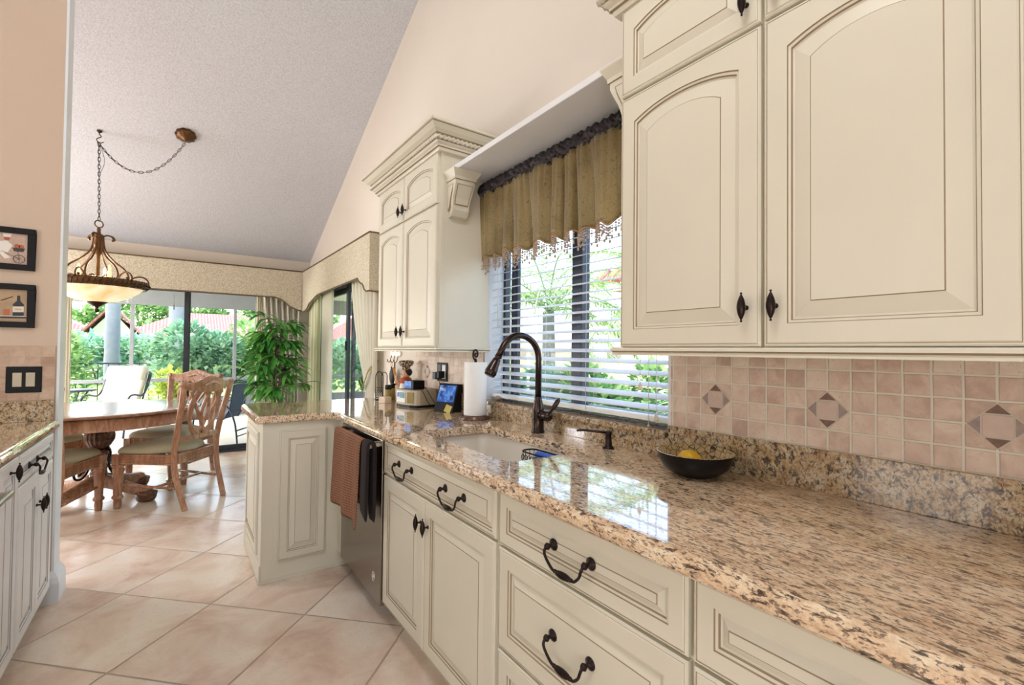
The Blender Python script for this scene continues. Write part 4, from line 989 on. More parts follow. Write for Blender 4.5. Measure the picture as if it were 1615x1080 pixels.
for (xx, yy, hh, lab) in ((1.265, 3.32, .115, 'glass jar with a black lid beside the black wire arch'), (1.325, 3.37, .12, 'small jar with a black lid behind the other lidded jar')):
    jr = thing('spice_jar', lab, 'jar', (xx, yy, Z0), 'black lidded jars')
    M = Matrix.Translation((xx, yy, Z0))
    obj('glass_body', MB().lathe([(.001, 0), (.021, 0), (.023, .004), (.023, hh - .035), (.019, hh - .03)], 18, M), tiebk, jr)
    obj('lid', MB().lathe([(.022, hh - .032), (.024, hh - .03), (.024, hh - .002), (.022, hh), (.001, hh)], 18, M), black, jr)
tag(obj('small_box', MB().box(-.028, .028, -.035, .035, 0, .045, 0, Matrix.Translation((1.185, 3.17, Z0)) @ Matrix.Rotation(.3, 4, 'Z')), palebox, None, .003), 'small pale tan box on the counter left of the radio', 'box')

# towel on the dishwasher handle, and a dark sheet in place of shade
def towel(name, label, ya, yb, zf, zb_, mat, x=.745, n=3, amp=.010, th=.005):
    c = thing(name, label, 'towel', (x, (ya + yb) / 2, .84), 'towels on the dishwasher handle'); rows = []
    prof = [(.763, zb_), (.763, .70), (.763, .78), (.762, .835), (.756, .851), (.745, .853), (.733, .850), (.729, .835), (.728, .76), (.727, .65), (.726, (.65 + zf) / 2), (.725, zf)]
    for k, (px, pz) in enumerate(prof):
        t = max(0, (k - 5) / 6); row = []
        for i in range(41):
            u = i / 40; f = .9 + .12 * t
            yy = (ya + yb) / 2 + (u - .5) * (yb - ya) * f
            row.append((px - (amp * t * (1 + math.sin(u * n * 2 * PI + .8)) if k > 5 else 0), yy, pz + (.030 * u * t * t if k > 8 else 0)))
        rows.append(row)
    obj('cloth', MB().loft(rows, 0, None, closed=False, sm=True), mat, c, solid=th, sub=1)
towel('towel_and_shade_cloth', 'brown waffle weave towel hanging on the dishwasher handle', 2.235, 2.735, .425, .50, towel_m, n=2.5, amp=.013)
towel('towel_and_shade_cloth', 'dark sheet standing in for the shade under the dishwasher handle nearest the sink cabinet', 2.150, 2.232, .485, .47, shade_cloth, n=.6, amp=.002, th=.016)  # dark sheet put where there is shade beside the towel

# ================================================================== LEFT WALL
def picture(zc, h_, w_, xr, label):
    c = thing('framed_picture', label, 'picture', (xr - w_ / 2, LY, zc - h_ / 2), 'framed pictures on the partition wall')
    M = FR((xr - w_, LY - .0005, zc - h_ / 2), (1, 0, 0), (0, -1, 0)); f = .028
    mb = MB()
    for q in ((0, w_, 0, f), (0, w_, h_ - f, h_), (0, f, f, h_ - f), (w_ - f, w_, f, h_ - f)): mb.box(q[0], q[1], q[2], q[3], 0, .020, 0, M)
    obj('frame', mb, black, c, .002)
    return c, M, f
def flat(mb, M, pts, z, mi=0): mb.prism(pts, z, z + .0006, 2, mi, M)
def disc(cx_, cy_, r, n=20, ry=None): return [(cx_ + r * math.cos(2 * PI * i / n), cy_ + (ry or r) * math.sin(2 * PI * i / n)) for i in range(n)]
c, M, f = picture(1.757, .205, .27, -.579, 'black framed picture of a chef in white riding a bicycle, the upper of two')
pm = [plain('picture ground', rgb(206, 178, 160), .6, var=.15, nscale=30), plain('picture white', rgb(240, 234, 226), .6), plain('picture ink', rgb(70, 62, 66), .6), plain('picture red', rgb(186, 96, 60), .6)]
mb = MB().box(f, .27 - f, f, .205 - f, .004, .008, 0, M)
X0 = .115
for wx in (X0 + .005, X0 + .098):
    R_ = .020; mb.tube([(wx + R_ * math.cos(2 * PI * i / 20), f + .026 + R_ * math.sin(2 * PI * i / 20), .009) for i in range(20)], .0012, 5, M, 2, closed=True)
    for a in range(4): mb.tube([(wx + R_ * math.cos(a * PI / 4), f + .026 + R_ * math.sin(a * PI / 4), .009), (wx - R_ * math.cos(a * PI / 4), f + .026 - R_ * math.sin(a * PI / 4), .009)], .0004, 4, M, 2)
flat(mb, M, [(X0 + .01, f + .075), (X0 + .03, f + .105), (X0 + .055, f + .112), (X0 + .075, f + .09), (X0 + .06, f + .055), (X0 + .03, f + .05)], .0085, 1)
flat(mb, M, [(X0 + .03, f + .05), (X0 + .045, f + .052), (X0 + .07, f + .03), (X0 + .05, f + .022)], .0087, 1)
flat(mb, M, disc(X0 + .055, f + .122, .010), .0087, 3); flat(mb, M, [(X0 + .045, f + .128), (X0 + .066, f + .128), (X0 + .072, f + .146), (X0 + .04, f + .146)], .0090, 1)
flat(mb, M, [(X0 + .080, f + .062), (X0 + .112, f + .062), (X0 + .118, f + .080), (X0 + .074, f + .080)], .0087, 2); flat(mb, M, disc(X0 + .09, f + .088, .010), .0086, 3); flat(mb, M, disc(X0 + .105, f + .088, .009), .0086, 3)
mb.tube([(X0 + .005, f + .026, .009), (X0 + .04, f + .06, .009), (X0 + .098, f + .026, .009), (X0 + .09, f + .075, .009)], .0009, 4, M, 2)
obj('print', mb, pm, c)
c, M, f = picture(1.480, .212, .27, -.575, 'black framed still life with a wine bottle, the lower of two')
pm = [plain('still life ground', rgb(190, 160, 128), .6, var=.2, nscale=25), plain('still life white', rgb(232, 222, 206), .6), plain('still life bottle', rgb(38, 44, 46), .5), plain('still life copper', rgb(196, 110, 74), .6)]
mb = MB().box(f, .27 - f, f, .212 - f, .004, .008, 0, M)
flat(mb, M, [(f, f + .012), (.27 - f, f + .018), (.27 - f, f + .026), (f, f + .022)], .0085, 2); flat(mb, M, [(f, f + .022), (.27 - f, f + .026), (.27 - f, f + .029), (f, f + .026)], .0088, 1)
bx_ = .27 - f - .030
flat(mb, M, [(bx_ - .019, f + .028), (bx_ + .019, f + .030), (bx_ + .019, f + .085), (bx_ + .006, f + .102), (bx_ + .005, f + .128), (bx_ - .005, f + .128), (bx_ - .006, f + .102), (bx_ - .019, f + .085)], .0087, 2)
flat(mb, M, [(bx_ - .019, f + .046), (bx_ + .019, f + .048), (bx_ + .019, f + .076), (bx_ - .019, f + .074)], .0094, 1); flat(mb, M, [(bx_ - .012, f + .060), (bx_ + .012, f + .061), (bx_ + .012, f + .064), (bx_ - .012, f + .063)], .0100, 3)
flat(mb, M, [(bx_ - .084, f + .028), (bx_ - .070, f + .028), (bx_ - .077, f + .033), (bx_ - .075, f + .048), (bx_ - .066, f + .064), (bx_ - .088, f + .064), (bx_ - .079, f + .048)], .0087, 1)
flat(mb, M, disc(.055, f + .058, .034, 20, .030), .0086, 3); mb.tube([(.10, f + .07, .009), (.125, f + .13, .009)], .0018, 4, M, 2); mb.tube([(bx_ - .06, f + .10, .009), (bx_ - .02, f + .122, .009)], .0018, 4, M, 2)
flat(mb, M, [(bx_ - .05, f + .03), (bx_ - .03, f + .03), (bx_ - .03, f + .06), (bx_ - .05, f + .058)], .0086, 3)
obj('print', mb, pm, c)
sw = thing('light_switch', 'black double plate with two cream rocker switches on the brown tiles', 'switch', (-.606, LY, 1.12))
M = FR((-.669, LY - .008, 1.056), (1, 0, 0), (0, -1, 0))
obj('plate', MB().box(0, .126, 0, .128, 0, .006, 0, M), black, sw, .003)
for u in (.024, .070): obj('rocker', MB().box(u, u + .032, .030, .098, .006, .010, 0, M), radiom, sw, .001)
for u in (.040, .086):
    for v_ in (.012, .116): obj('screw', MB().lathe([(.001, 0), (.003, 0), (.003, .001), (.001, .0015)], 8, M @ Matrix.Translation((u, v_, .006))), black, sw)

# ================================================================== DINING ROOM
TC = (-.515, 5.24)
t = thing('dining_table', 'round wooden pedestal dining table under the hanging lamp', 'table', (TC[0], TC[1], 0))
M = Matrix.Translation((TC[0], TC[1], 0))
obj('tabletop', MB().lathe([(.001, .745), (.66, .745), (.675, .750), (.70, .758), (.705, .765), (.698, .773), (.68, .7755), (.40, .7755), (.385, .7756), (.38, .7757), (.001, .7757)], 96, M, [0, 0, 0, 0, 0, 0, 0, 1, 0, 0]), [tablewood, darkwood], t)
obj('apron', MB().lathe([(.60, .745), (.672, .745), (.672, .668), (.678, .664), (.678, .655), (.66, .652), (.60, .655)], 96, M), chairwood, t)
obj('urn', MB().lathe([(.03, .66), (.06, .655), (.062, .62), (.085, .585), (.098, .545), (.094, .50), (.072, .455), (.05, .435), (.05, .425)], 72, M, 0, 18, .07), darkwood, t)
obj('column', MB().lathe([(.05, .43), (.075, .425), (.08, .41), (.06, .40), (.075, .385), (.055, .37), (.05, .30), (.07, .28), (.055, .26), (.06, .20), (.10, .18), (.11, .14), (.09, .12), (.06, .10)], 36, M), darkwood, t)
for k in range(4):
    a = math.radians(-38 + 90 * k); R = M @ Matrix.Rotation(a, 4, 'Z')
    f = MB().tube(smoothpath([(.05, 0, .16), (.16, 0, .135), (.28, 0, .105), (.38, 0, .085), (.44, 0, .075)], 4), [.055, .054, .052, .05, .048, .047, .046, .045, .044, .044, .045, .046, .047, .048, .048, .046, .042], 12, R)
    fo = obj('foot', f, chairwood, t)
    obj('woven_foot_end', MB().lathe([(.03, 0), (.055, .006), (.068, .03), (.070, .05), (.072, .058), (.075, .066), (.072, .078), (.04, .092), (.001, .095)], 28, R @ Matrix.Translation((.42, 0, 0)), 0, 14, .05), darkwood, fo)
    scp = [(.07 + .0, 0, .44), (.10, 0, .40), (.085, 0, .33), (.10, 0, .26), (.15, 0, .215), (.20, 0, .22), (.215, 0, .26), (.19, 0, .29), (.16, 0, .275), (.162, 0, .25), (.18, 0, .245)]
    obj('iron_scroll', MB().tube(smoothpath(scp, 4), .009, 8, R), bronze, t)

def make_chair(name, label, loc, face):
    c = thing(name, label, 'chair', (0, 0, 0), 'dining chairs around the round table')
    # local: front towards +y
    cu = MB(); rows = []
    def hw(y): return .232 + (.270 - .232) * (y + .24) / .50
    outl = [(-.232, -.235), (.232, -.235)] + [(.262, .20), (.268, .235), (.24, .262), (.12, .272), (0, .275), (-.12, .272), (-.24, .262), (-.268, .235), (-.262, .20)]
    def sc(k, z): return [(x * k, (y - .01) * k + .01, z) for x, y in outl]
    cu.loft([sc(.96, .432), sc(1.0, .440), sc(1.005, .455), sc(.97, .478), sc(.88, .495), sc(.70, .506), sc(.4, .512), sc(.1, .514)], 0, None, True, True, True, sm=True)
    obj('seat', cu, seatm, c, sub=1)
    fr = MB()
    def rail(p0, p1):
        a, b = V(p0), V(p1); d_ = (b - a).normalized(); n = V((d_.y, -d_.x)); prf = []
        z = .435
        prf = [(0, .435)]
        for k in range(6): prf += [(.0, .432 - k * .012), (.005, .429 - k * .012), (.005, .424 - k * .012), (.0, .421 - k * .012)]
        prf += [(0, .355), (-.022, .355), (-.022, .435)]
        fr.loft([[(p.x + n.x * o, p.y + n.y * o, z) for o, z in prf] for p in (a, b)], 0, None, True, True, True)
    rail((.232, -.21), (.262, .235)); rail((-.262, .235), (-.232, -.21)); rail((.25, .258), (-.25, .258)); rail((-.22, -.222), (.22, -.222))
    obj('seat_frame', fr, chairwood, c)
    for sx in (-1, 1):
        T = Matrix.Translation((sx * .25, .24, 0))
        lg = MB().lathe([(r_ * 1.28, z_) for r_, z_ in [(.012, 0), (.018, .004), (.021, .05), (.019, .075), (.026, .082), (.030, .092), (.026, .104), (.021, .110), (.026, .30), (.030, .315), (.024, .325), (.032, .335), (.034, .345), (.026, .355)]], 32, T, 0, 8, .05)
        lg.box(sx * .25 - .030, sx * .25 + .030, .21, .27, .352, .435)
        obj('front_leg', lg, chairwood, c)
        path = smoothpath([(sx * .205, -.315, 0), (sx * .212, -.275, .13), (sx * .217, -.235, .28), (sx * .219, -.222, .42), (sx * .219, -.232, .54), (sx * .226, -.268, .72), (sx * .240, -.305, .88), (sx * .252, -.325, 1.0)], 4)
        obj('rear_leg', MB().tube(path, .036, 4, rot=PI / 4, sm=False, flat=.8), chairwood, c, .004)
    # crest rail
    def by(z): return -.232 - .093 * (z - .54) / .46
    cr = MB(); L = []
    for i in range(25):
        u = -1 + i / 12; x = u * .255; top = 1.005 + .048 * max(0, math.cos(u * PI * .62)) ** 2 + (.008 if abs(u) > .86 else 0); bot = .935 - .018 * math.cos(u * PI / 2) + .02 * abs(u)
        y0_ = by(.98) + .028 * (u * u) - .020; L.append([(x, y0_ - .014, bot), (x, y0_ - .020, (bot + top) / 2), (x, y0_ - .020, top - .006), (x, y0_ - .008, top), (x, y0_ + .012, top - .006), (x, y0_ + .014, bot)])
    cr.loft(L, 0, None, True, True, True, sm=False)
    for sx in (-1, 1): cr.lathe([(.001, -.026), (.020, -.024), (.022, 0), (.020, .024), (.001, .026)], 16, Matrix.Translation((sx * .255, by(.99) + .004, .995)) @ Matrix.Rotation(PI / 2, 4, 'X'))
    cro = obj('crest_rail', cr, chairwood, c, .003)
    lf = MB()
    for k in range(-3, 4):
        for s_ in (-1, 1): lf.ball((k * .024, by(1) - .022 + s_ * .022 + (.0 if s_ < 0 else .008), 1.006 - abs(k) * .007), .016, 6, None, sx=1.0, sz=.5 + .1 * (3 - abs(k)), sy=.35)
    lf.ball((0, by(1) - .02, 1.045), .018, 8, sz=.8, sy=.8)
    obj('leaf_carving', lf, plain('pale carved wood', rgb(196, 164, 136), .4, var=.15, nscale=60), cro)
    obj('back_rail', MB().loft([[(x, by(.56) - .018 - .012 * math.cos(x * 7), .535), (x, by(.56) - .018 - .012 * math.cos(x * 7), .575), (x, by(.56) + .006 - .012 * math.cos(x * 7), .575), (x, by(.56) + .006 - .012 * math.cos(x * 7), .535)] for x in [-.215 + .43 * i / 12 for i in range(13)]], 0, None, True, True, True), chairwood, c, .003)
    def bp(x, z, k=0): return (x, by(z) - .004 - k + .03 * (x / .25) ** 2 - .014, z)
    for s_ in (-1, 1):
        ov = [bp(s_ * .050 + .084 * math.cos(a) * (1 - .28 * math.sin(a) ** 2), .760 + .185 * math.sin(a), .003 * s_) for a in [2 * PI * i / 36 for i in range(36)]]
        obj('splat_oval', MB().tube(ov,   .0138, 10, closed=True, flat=1.0, ribs=3, amp=.14), chairwood, c)
        st = smoothpath([bp(s_ * .02, .575), bp(s_ * .115, .66), bp(s_ * .150, .78), bp(s_ * .135, .88), bp(s_ * .10, .93)], 5)
        obj('splat_strand', MB().tube(st, .0138, 10, ribs=3, amp=.14), chairwood, c)
        st = smoothpath([bp(-s_ * .05, .575), bp(s_ * .02, .68), bp(s_ * .095, .80), bp(s_ * .165, .93)], 5)
        obj('splat_strand', MB().tube(st, .0125, 10, ribs=3, amp=.14), chairwood, c)
    for sx in (-1, 1): obj('stretcher', MB().tube([(sx * .214, -.262, .17), (sx * .248, .235, .19)], .011, 8), chairwood, c)
    obj('stretcher', MB().tube([(-.225, -.08, .18), (.225, -.08, .18)], .011, 8), chairwood, c)
    c.location = (loc[0], loc[1], 0); c.rotation_euler = (0, 0, math.atan2(face[1], face[0]) - PI / 2)
    return c
c0 = make_chair('dining_chair', 'wooden dining chair with carved crest and interlaced back nearest the peninsula', (-.015, 4.885), (-.73, .68))
def chair_at(loc, face, label): return dup(c0, (loc[0], loc[1], 0), math.atan2(face[1], face[0]) - PI / 2, label)
fb_ = V((.30, .954)); rb_ = V((.954, -.30)); p_ = V((-.477, 4.893)) - rb_ * .25 - fb_ * .24
chair_at((p_.x, p_.y), fb_, 'wooden dining chair half hidden behind the partition wall end, nearest the camera')
chair_at((-.005, 5.72), (-.54, -.84), 'wooden dining chair at the far right of the table, its crest above another chair')
chair_at((-1.02, 5.78), (.68, -.73), 'wooden dining chair on the far left side of the table, only its seat showing')

# ---- hanging lamp
LC = (-.553, 5.215)
lp = thing('hanging_lamp', 'antique brass hanging bowl lamp with scrolled arms over the dining table', 'lamp', (LC[0], LC[1], 1.58))
M = Matrix.Translation((LC[0], LC[1], 0))
obj('glass_bowl', MB().lathe([(.001, 1.655), (.06, 1.657), (.14, 1.675), (.215, 1.708), (.275, 1.750), (.310, 1.785), (.305, 1.787), (.27, 1.756), (.21, 1.715), (.13, 1.682), (.05, 1.664), (.001, 1.662)], 64, M), alab, lp)
obj('rim', MB().lathe([(.300, 1.782), (.318, 1.776), (.345, 1.800), (.352, 1.822), (.340, 1.838), (.325, 1.842), (.322, 1.830), (.31, 1.80), (.300, 1.782)], 96, M, cap=False), antique, lp)
rm = MB()
for i in range(64):
    a = 2 * PI * i / 64; rm.tube([(.322 * math.cos(a), .322 * math.sin(a), 1.780), (.351 * math.cos(a + .06), .351 * math.sin(a + .06), 1.812), (.340 * math.cos(a + .10), .340 * math.sin(a + .10), 1.838)], .006, 5, M)
obj('rope_edge', rm, bronze2, lp)
obj('finial', MB().lathe([(.07, 1.668), (.075, 1.660), (.06, 1.650), (.035, 1.630), (.014, 1.618), (.010, 1.605), (.016, 1.598), (.019, 1.588), (.012, 1.574), (.001, 1.570)], 24, M), bronze2, lp)
obj('stem', MB().lathe([(.012, 1.70), (.014, 1.80), (.013, 2.05), (.022, 2.07), (.020, 2.10), (.034, 2.12), (.036, 2.15), (.030, 2.19), (.038, 2.205), (.034, 2.225), (.016, 2.235), (.012, 2.26), (.016, 2.27), (.006, 2.285)], 20, M), antique, lp)
for k in range(6):
    R = M @ Matrix.Rotation(math.radians(14 + 60 * k), 4, 'Z')
    obj('arm', MB().tube(smoothpath([(.030, 0, 2.20), (.045, 0, 2.10), (.10, 0, 2.02), (.175, 0, 1.955), (.205, 0, 1.89), (.195, 0, 1.85), (.215, 0, 1.832), (.30, 0, 1.83)], 5), .0072, 8, R), antique, lp)
    obj('scroll', MB().tube(smoothpath([(.20, 0, 1.845), (.235, 0, 1.885), (.285, 0, 1.905), (.33, 0, 1.888), (.348, 0, 1.850), (.335, 0, 1.838)], 5), .0062, 8, R).ball((.300, 0, 1.855), .011, 6, R).tube([(.30, 0, 1.855), (.292, 0, 1.838)], .004, 5, R), antique, lp)
    obj('inner_scroll', MB().tube([(.085 + (.010 + .0042 * a) * math.cos(a), 0, 1.872 + (.010 + .0042 * a) * math.sin(a)) for a in [i * .5 for i in range(14)]], .0052, 6, R), antique, lp)
    if k % 2 == 0: obj('top_leaf', MB().tube(smoothpath([(.02, 0, 2.19), (.045, 0, 2.225), (.085, 0, 2.222), (.100, 0, 2.198), (.085, 0, 2.185)], 4), [.006, .006, .006, .006, .007, .007, .008, .008, .009, .010, .011, .011, .011, .010, .009, .008, .005], 8, R), antique, lp)
    if k % 2: obj('candle_light', MB().lathe([(.016, 1.84), (.018, 1.85), (.014, 1.86), (.014, 1.90), (.010, 1.92), (.012, 1.94), (.006, 1.965), (.001, 1.97)], 12, R @ Matrix.Translation((.12, 0, 0))), bulbm, lp, label='lit cream candle bulb')
obj('top_ring', MB().tube([(.030 * math.cos(a), 0, 2.315 + .030 * math.sin(a)) for a in [2 * PI * i / 24 for i in range(24)]], .005, 8, M @ Matrix.Rotation(.6, 4, 'Z'), closed=True), antique, lp)
ld_ = bpy.data.lights.new('lamp_bulb', 'POINT'); ld_.energy = 4; ld_.color = (1, .85, .62); ld_.shadow_soft_size = .05
lo_ = bpy.data.objects.new('lamp_bulb', ld_); COL.objects.link(lo_); lo_.location = (LC[0], LC[1], 1.95)
HK = V((-.566, 5.215, ceil_z(5.215))); CN = V((.027, 5.05, ceil_z(5.05)))
def chain(mb, pts, L=.034, r=.0095, wr=.0021):
    P = [V(p) for p in pts]; acc = 0; k = 0
    for i in range(len(P) - 1):
        seg = P[i + 1] - P[i]; n = seg.length
        while acc < n:
            c_ = P[i] + seg * (acc / n); q = seg.to_track_quat('Z', 'X').to_matrix().to_4x4(); T = Matrix.Translation(c_) @ q @ Matrix.Rotation(PI / 2 * (k % 2) + .4, 4, 'Z')
            mb.tube([(r * math.cos(a), 0, L * .62 * math.sin(a)) for a in [2 * PI * j / 10 for j in range(10)]], wr, 5, T, closed=True); k += 1; acc += L * .92
        acc -= n
cv = MB(); chain(cv, [(LC[0], LC[1], 2.36), (HK.x, HK.y, HK.z - .10)])
cv.tube([(LC[0], LC[1], 2.33), (HK.x - .004, HK.y, HK.z - .10)], .0018, 5).tube(smoothpath([(HK.x, HK.y, HK.z - .12), (HK.x + .03, HK.y, HK.z - .20), (HK.x + .035, HK.y, HK.z - .28), (HK.x + .004, HK.y, HK.z - .38)], 5), .0018, 5)
obj('chain', cv, bronze2, lp)
sw_ = MB(); sg = []
a_, b_ = V((HK.x, HK.y, HK.z - .11)), V((CN.x, CN.y, CN.z - .07))
for i in range(25):
    u = i / 24; p = a_.lerp(b_, u); p.z -= .98 * (u * (1 - u)) * 1.05 + .0; sg.append(p)
chain(sw_, sg); sw_.tube([tuple(p) for p in sg], .0018, 5)
obj('swag_chain', sw_, bronze2, lp)
hkm = MB().tube(smoothpath([tuple(HK), (HK.x, HK.y, HK.z - .03), (HK.x + .012, HK.y, HK.z - .05), (HK.x - .016, HK.y, HK.z - .075), (HK.x, HK.y, HK.z - .105), (HK.x + .03, HK.y, HK.z - .09)], 4), .0038, 6).lathe([(.018, 0), (.016, -.012), (.006, -.02)], 14, Matrix.Translation(HK))
obj('ceiling_hook', hkm, bronze2, lp)
Tn = Matrix.Translation(CN) @ Matrix.Rotation(math.atan(.4356), 4, 'X').inverted()
obj('canopy', MB().lathe([(.070, .004), (.078, -.006), (.072, -.016), (.076, -.022), (.058, -.034), (.034, -.048), (.020, -.056), (.012, -.072), (.001, -.075)], 40, Tn, 0, 10, .05), antique, lp)

# ---- houseplant
def leaf(mb, base, dirv, L, wd, droop=.5, mi=0, segs=4):
    d_ = V(dirv).normalized(); side = d_.cross(V((0, 0, 1)));
    if side.length < .05: side = V((1, 0, 0))
    side.normalize(); p = V(base); prev = None; n0 = len(mb.v); vs = []
    for i in range(segs + 1):
        t_ = i / segs; wv = wd * math.sin(PI * min(1, (t_ * .92 + .08))) ** .8
        if i == segs: wv = .0005
        up = side.cross(d_); vs += [tuple(p - side * wv + up * wv * .35), tuple(p), tuple(p + side * wv + up * wv * .35)]
        p = p + d_ * (L / segs); d_ = (d_ + V((0, 0, -droop / segs))).normalized()
    fs = []
    for i in range(segs):
        a = i * 3; fs += [(a, a + 1, a + 4, a + 3), (a + 1, a + 2, a + 5, a + 4)]
    mb.add(vs, fs, mi, None, True)
pt_ = thing('potted_tree', 'bushy artificial tree with long drooping green leaves in the far corner', 'plant', (.90, 5.75, 0))
obj('pot', MB().lathe([(.001, 0), (.11, 0), (.15, .06), (.165, .22), (.175, .26), (.16, .262), (.155, .235), (.001, .235)], 32, Matrix.Translation((.90, 5.75, 0))), tiebk, pt_)
tk = MB(); rnd = random.Random(3); lv = MB()
ends = []
for (dx, dy, top) in ((-.05, .02, 1.56), (.04, -.02, 1.50), (.0, .05, 1.36)):
    P = smoothpath([(.90 + dx * .3, 5.75 + dy * .3, .22), (.90 + dx, 5.75 + dy, .6), (.90 - dx * .8, 5.75 - dy * .5, 1.0), (.90 + dx * 1.4, 5.75 + dy * 1.6, top)], 8); tk.tube(P, .011, 7); ends.append(P)
for k in range(64):
    P = ends[k % 3]; b_ = P[min(len(P) - 1, rnd.randint(8, len(P) - 1))]; zf = rnd.uniform(.70, 1.60)
    b_ = min(P, key=lambda q: abs(q[2] - zf)); a = rnd.uniform(0, 2 * PI); hgt = b_[2]
    R_ = (.20 if hgt > 1.45 else .27) * rnd.uniform(.45, 1.0) * (.8 if hgt < .8 else 1)
    tip = V((b_[0] + R_ * math.cos(a), min(b_[1] + R_ * math.sin(a), 6.12), hgt + rnd.uniform(.02, .16)))
    tk.tube([tuple(b_), tuple(V(b_).lerp(tip, .5) + V((0, 0, .03))), tuple(tip)], .0035, 5)
    for j in range(rnd.randint(8, 11)):
        aa = a + rnd.uniform(-1.9, 1.9); s0 = V(b_).lerp(tip, rnd.uniform(.45, 1.0))
        leaf(lv, s0, (math.cos(aa), math.sin(aa), rnd.uniform(-.25, .5)), rnd.uniform(.16, .25), rnd.uniform(.019, .029), rnd.uniform(.9, 1.7), 0, 5)
obj('trunk', tk, barkm, pt_); o = obj('foliage', lv, leaf_in, pt_); o['kind'] = 'stuff'

# ================================================================== PATIO
struct('patio_deck', MB().box(-5.0, 3.7, 6.97, 10.9, -.12, -.02).box(1.62, 2.6, 4.0, 6.97, -.12, -.02), concrete, 'pale patio floor outside the sliding doors', cat='floor')
struct('patio_ceiling', MB().box(-5.0, 3.7, 6.96, 10.95, 2.36, 2.44).box(1.62, 2.6, 4.0, 6.96, 2.36, 2.44), soffitm, 'cream patio ceiling', cat='ceiling')
ps = thing('screen_enclosure', 'grey framed screen wall with a low solid kick panel around the patio', 'screen wall', (0, 10.75, 0))
obj('beam', MB().box(-5.0, 3.65, 10.70, 10.80, 2.05, 2.36).box(3.55, 3.65, 7.0, 10.7, 2.05, 2.36), rail_grey, ps, .004)
obj('kick_panel', MB().box(-5.0, 3.65, 10.72, 10.78, -.02, .33).box(3.57, 3.63, 7.0, 10.72, -.02, .33), rail_grey, ps, .004)
for x in (-4.2, -2.45, -.655, .93, 2.6): obj('post', MB().box(x - .028, x + .028, 10.71, 10.79, .33, 2.05), rail_grey, ps, .003)
obj('post', MB().box(3.55, 3.65, 10.68, 10.80, .33, 2.05), rail_grey, ps, .003)
for y in (7.1, 8.9): obj('post', MB().box(3.56, 3.64, y - .03, y + .03, .33, 2.05), rail_grey, ps, .003)
obj('chair_rail', MB().box(-5.0, 3.6, 10.73, 10.77, .655, .715).box(3.58, 3.62, 7.0, 10.7, .655, .715), rail_grey, ps, .003)
dm = thing('patio_ceiling_fan', 'white patio ceiling fixture with a small pointed finial seen under the cornice', 'ceiling light', (-.05, 9.0, 2.36))
obj('bowl', MB().lathe([(.20, 2.27), (.215, 2.255), (.19, 2.225), (.12, 2.195), (.02, 2.18), (.012, 2.165), (.001, 2.15)], 32, Matrix.Translation((-.05, 9.0, 0))), soffitm, dm)
obj('canopy', MB().lathe([(.08, 2.36), (.08, 2.33), (.03, 2.30), (.19, 2.28), (.20, 2.27)], 32, Matrix.Translation((-.05, 9.0, 0))), soffitm, dm)
obj('pull_chain', MB().tube([(-.05, 9.0, 2.15), (-.05, 9.0, 1.95)], .003, 5).lathe([(.006, 1.95), (.009, 1.94), (.009, 1.88), (.001, 1.87)], 8, Matrix.Translation((-.05, 9.0, 0))), bluemetal, dm)
# patio lounge chair with cushion
lc = thing('patio_lounge_chair', 'patio lounge chair with a thick pale cushion beyond the dining table', 'chair', (-.72, 9.2, 0))
M = Matrix.Translation((-.70, 9.2, -.02)) @ Matrix.Rotation(math.radians(-22), 4, 'Z')
prof = smoothpath([(-.52, .38), (-.30, .43), (-.06, .40), (.06, .48), (.20, .72), (.30, .92)], 5)
def thick(pf, th):
    up = []; dn = []
    for i, p in enumerate(pf):
        a = pf[max(0, i - 1)]; b = pf[min(len(pf) - 1, i + 1)]; d_ = (V((b[0], b[1])) - V((a[0], a[1]))).normalized(); n = V((-d_.y, d_.x))
        up.append((p[0] + n.x * th, p[1] + n.y * th)); dn.append((p[0] - n.x * th * .3, p[1] - n.y * th * .3))
    return up + dn[::-1]
prof = [(p[0], p[1]) for p in [V(q).to_2d() if len(q) > 2 else q for q in prof]]
Mc = M @ Matrix(((0, 1, 0, 0), (1, 0, 0, 0), (0, 0, 1, 0), (0, 0, 0, 1)))
obj('cushion', MB().prism(thick(prof, .085), -.25, .25, 1, 0, Mc @ Matrix(((1, 0, 0, 0), (0, 1, 0, 0), (0, 0, 1, 0), (0, 0, 0, 1)))), cushion, lc, .03, seg=3)
pw = [(p[0], p[1]) for p in [(.22, .86), (.26, .95), (.32, 1.03), (.38, 1.02), (.36, .93), (.28, .82)]]
obj('head_pillow', MB().prism(thick([(.20, .76), (.26, .86), (.31, .97)], .14), -.25, .25, 1, 0, Mc), cushion, lc, .04, seg=3)
for s_ in (-1, 1):
    f = MB().tube(smoothpath([(-.45, s_ * .29, .0), (-.40, s_ * .29, .30), (-.34, s_ * .29, .55), (-.20, s_ * .29, .60), (.02, s_ * .29, .57), (.16, s_ * .29, .66), (.30, s_ * .29, .90)], 5), .014, 8, Mc)
    f.tube([(-.50, s_ * .27, .33), (.02, s_ * .27, .36), (.30, s_ * .27, .92)], .013, 8, Mc).tube([(.02, s_ * .27, .36), (.24, s_ * .29, .0)], .013, 8, Mc)
    obj('side_frame', f, bluemetal, lc)
ot = thing('patio_side_table', 'dark metal patio side table left of the pale lounge chair', 'table', (-1.25, 9.6, 0))
obj('top', MB().lathe([(.001, .61), (.27, .61), (.28, .62), (.27, .635), (.001, .635)], 36, Matrix.Translation((-1.27, 9.6, 0))), bluemetal, ot)
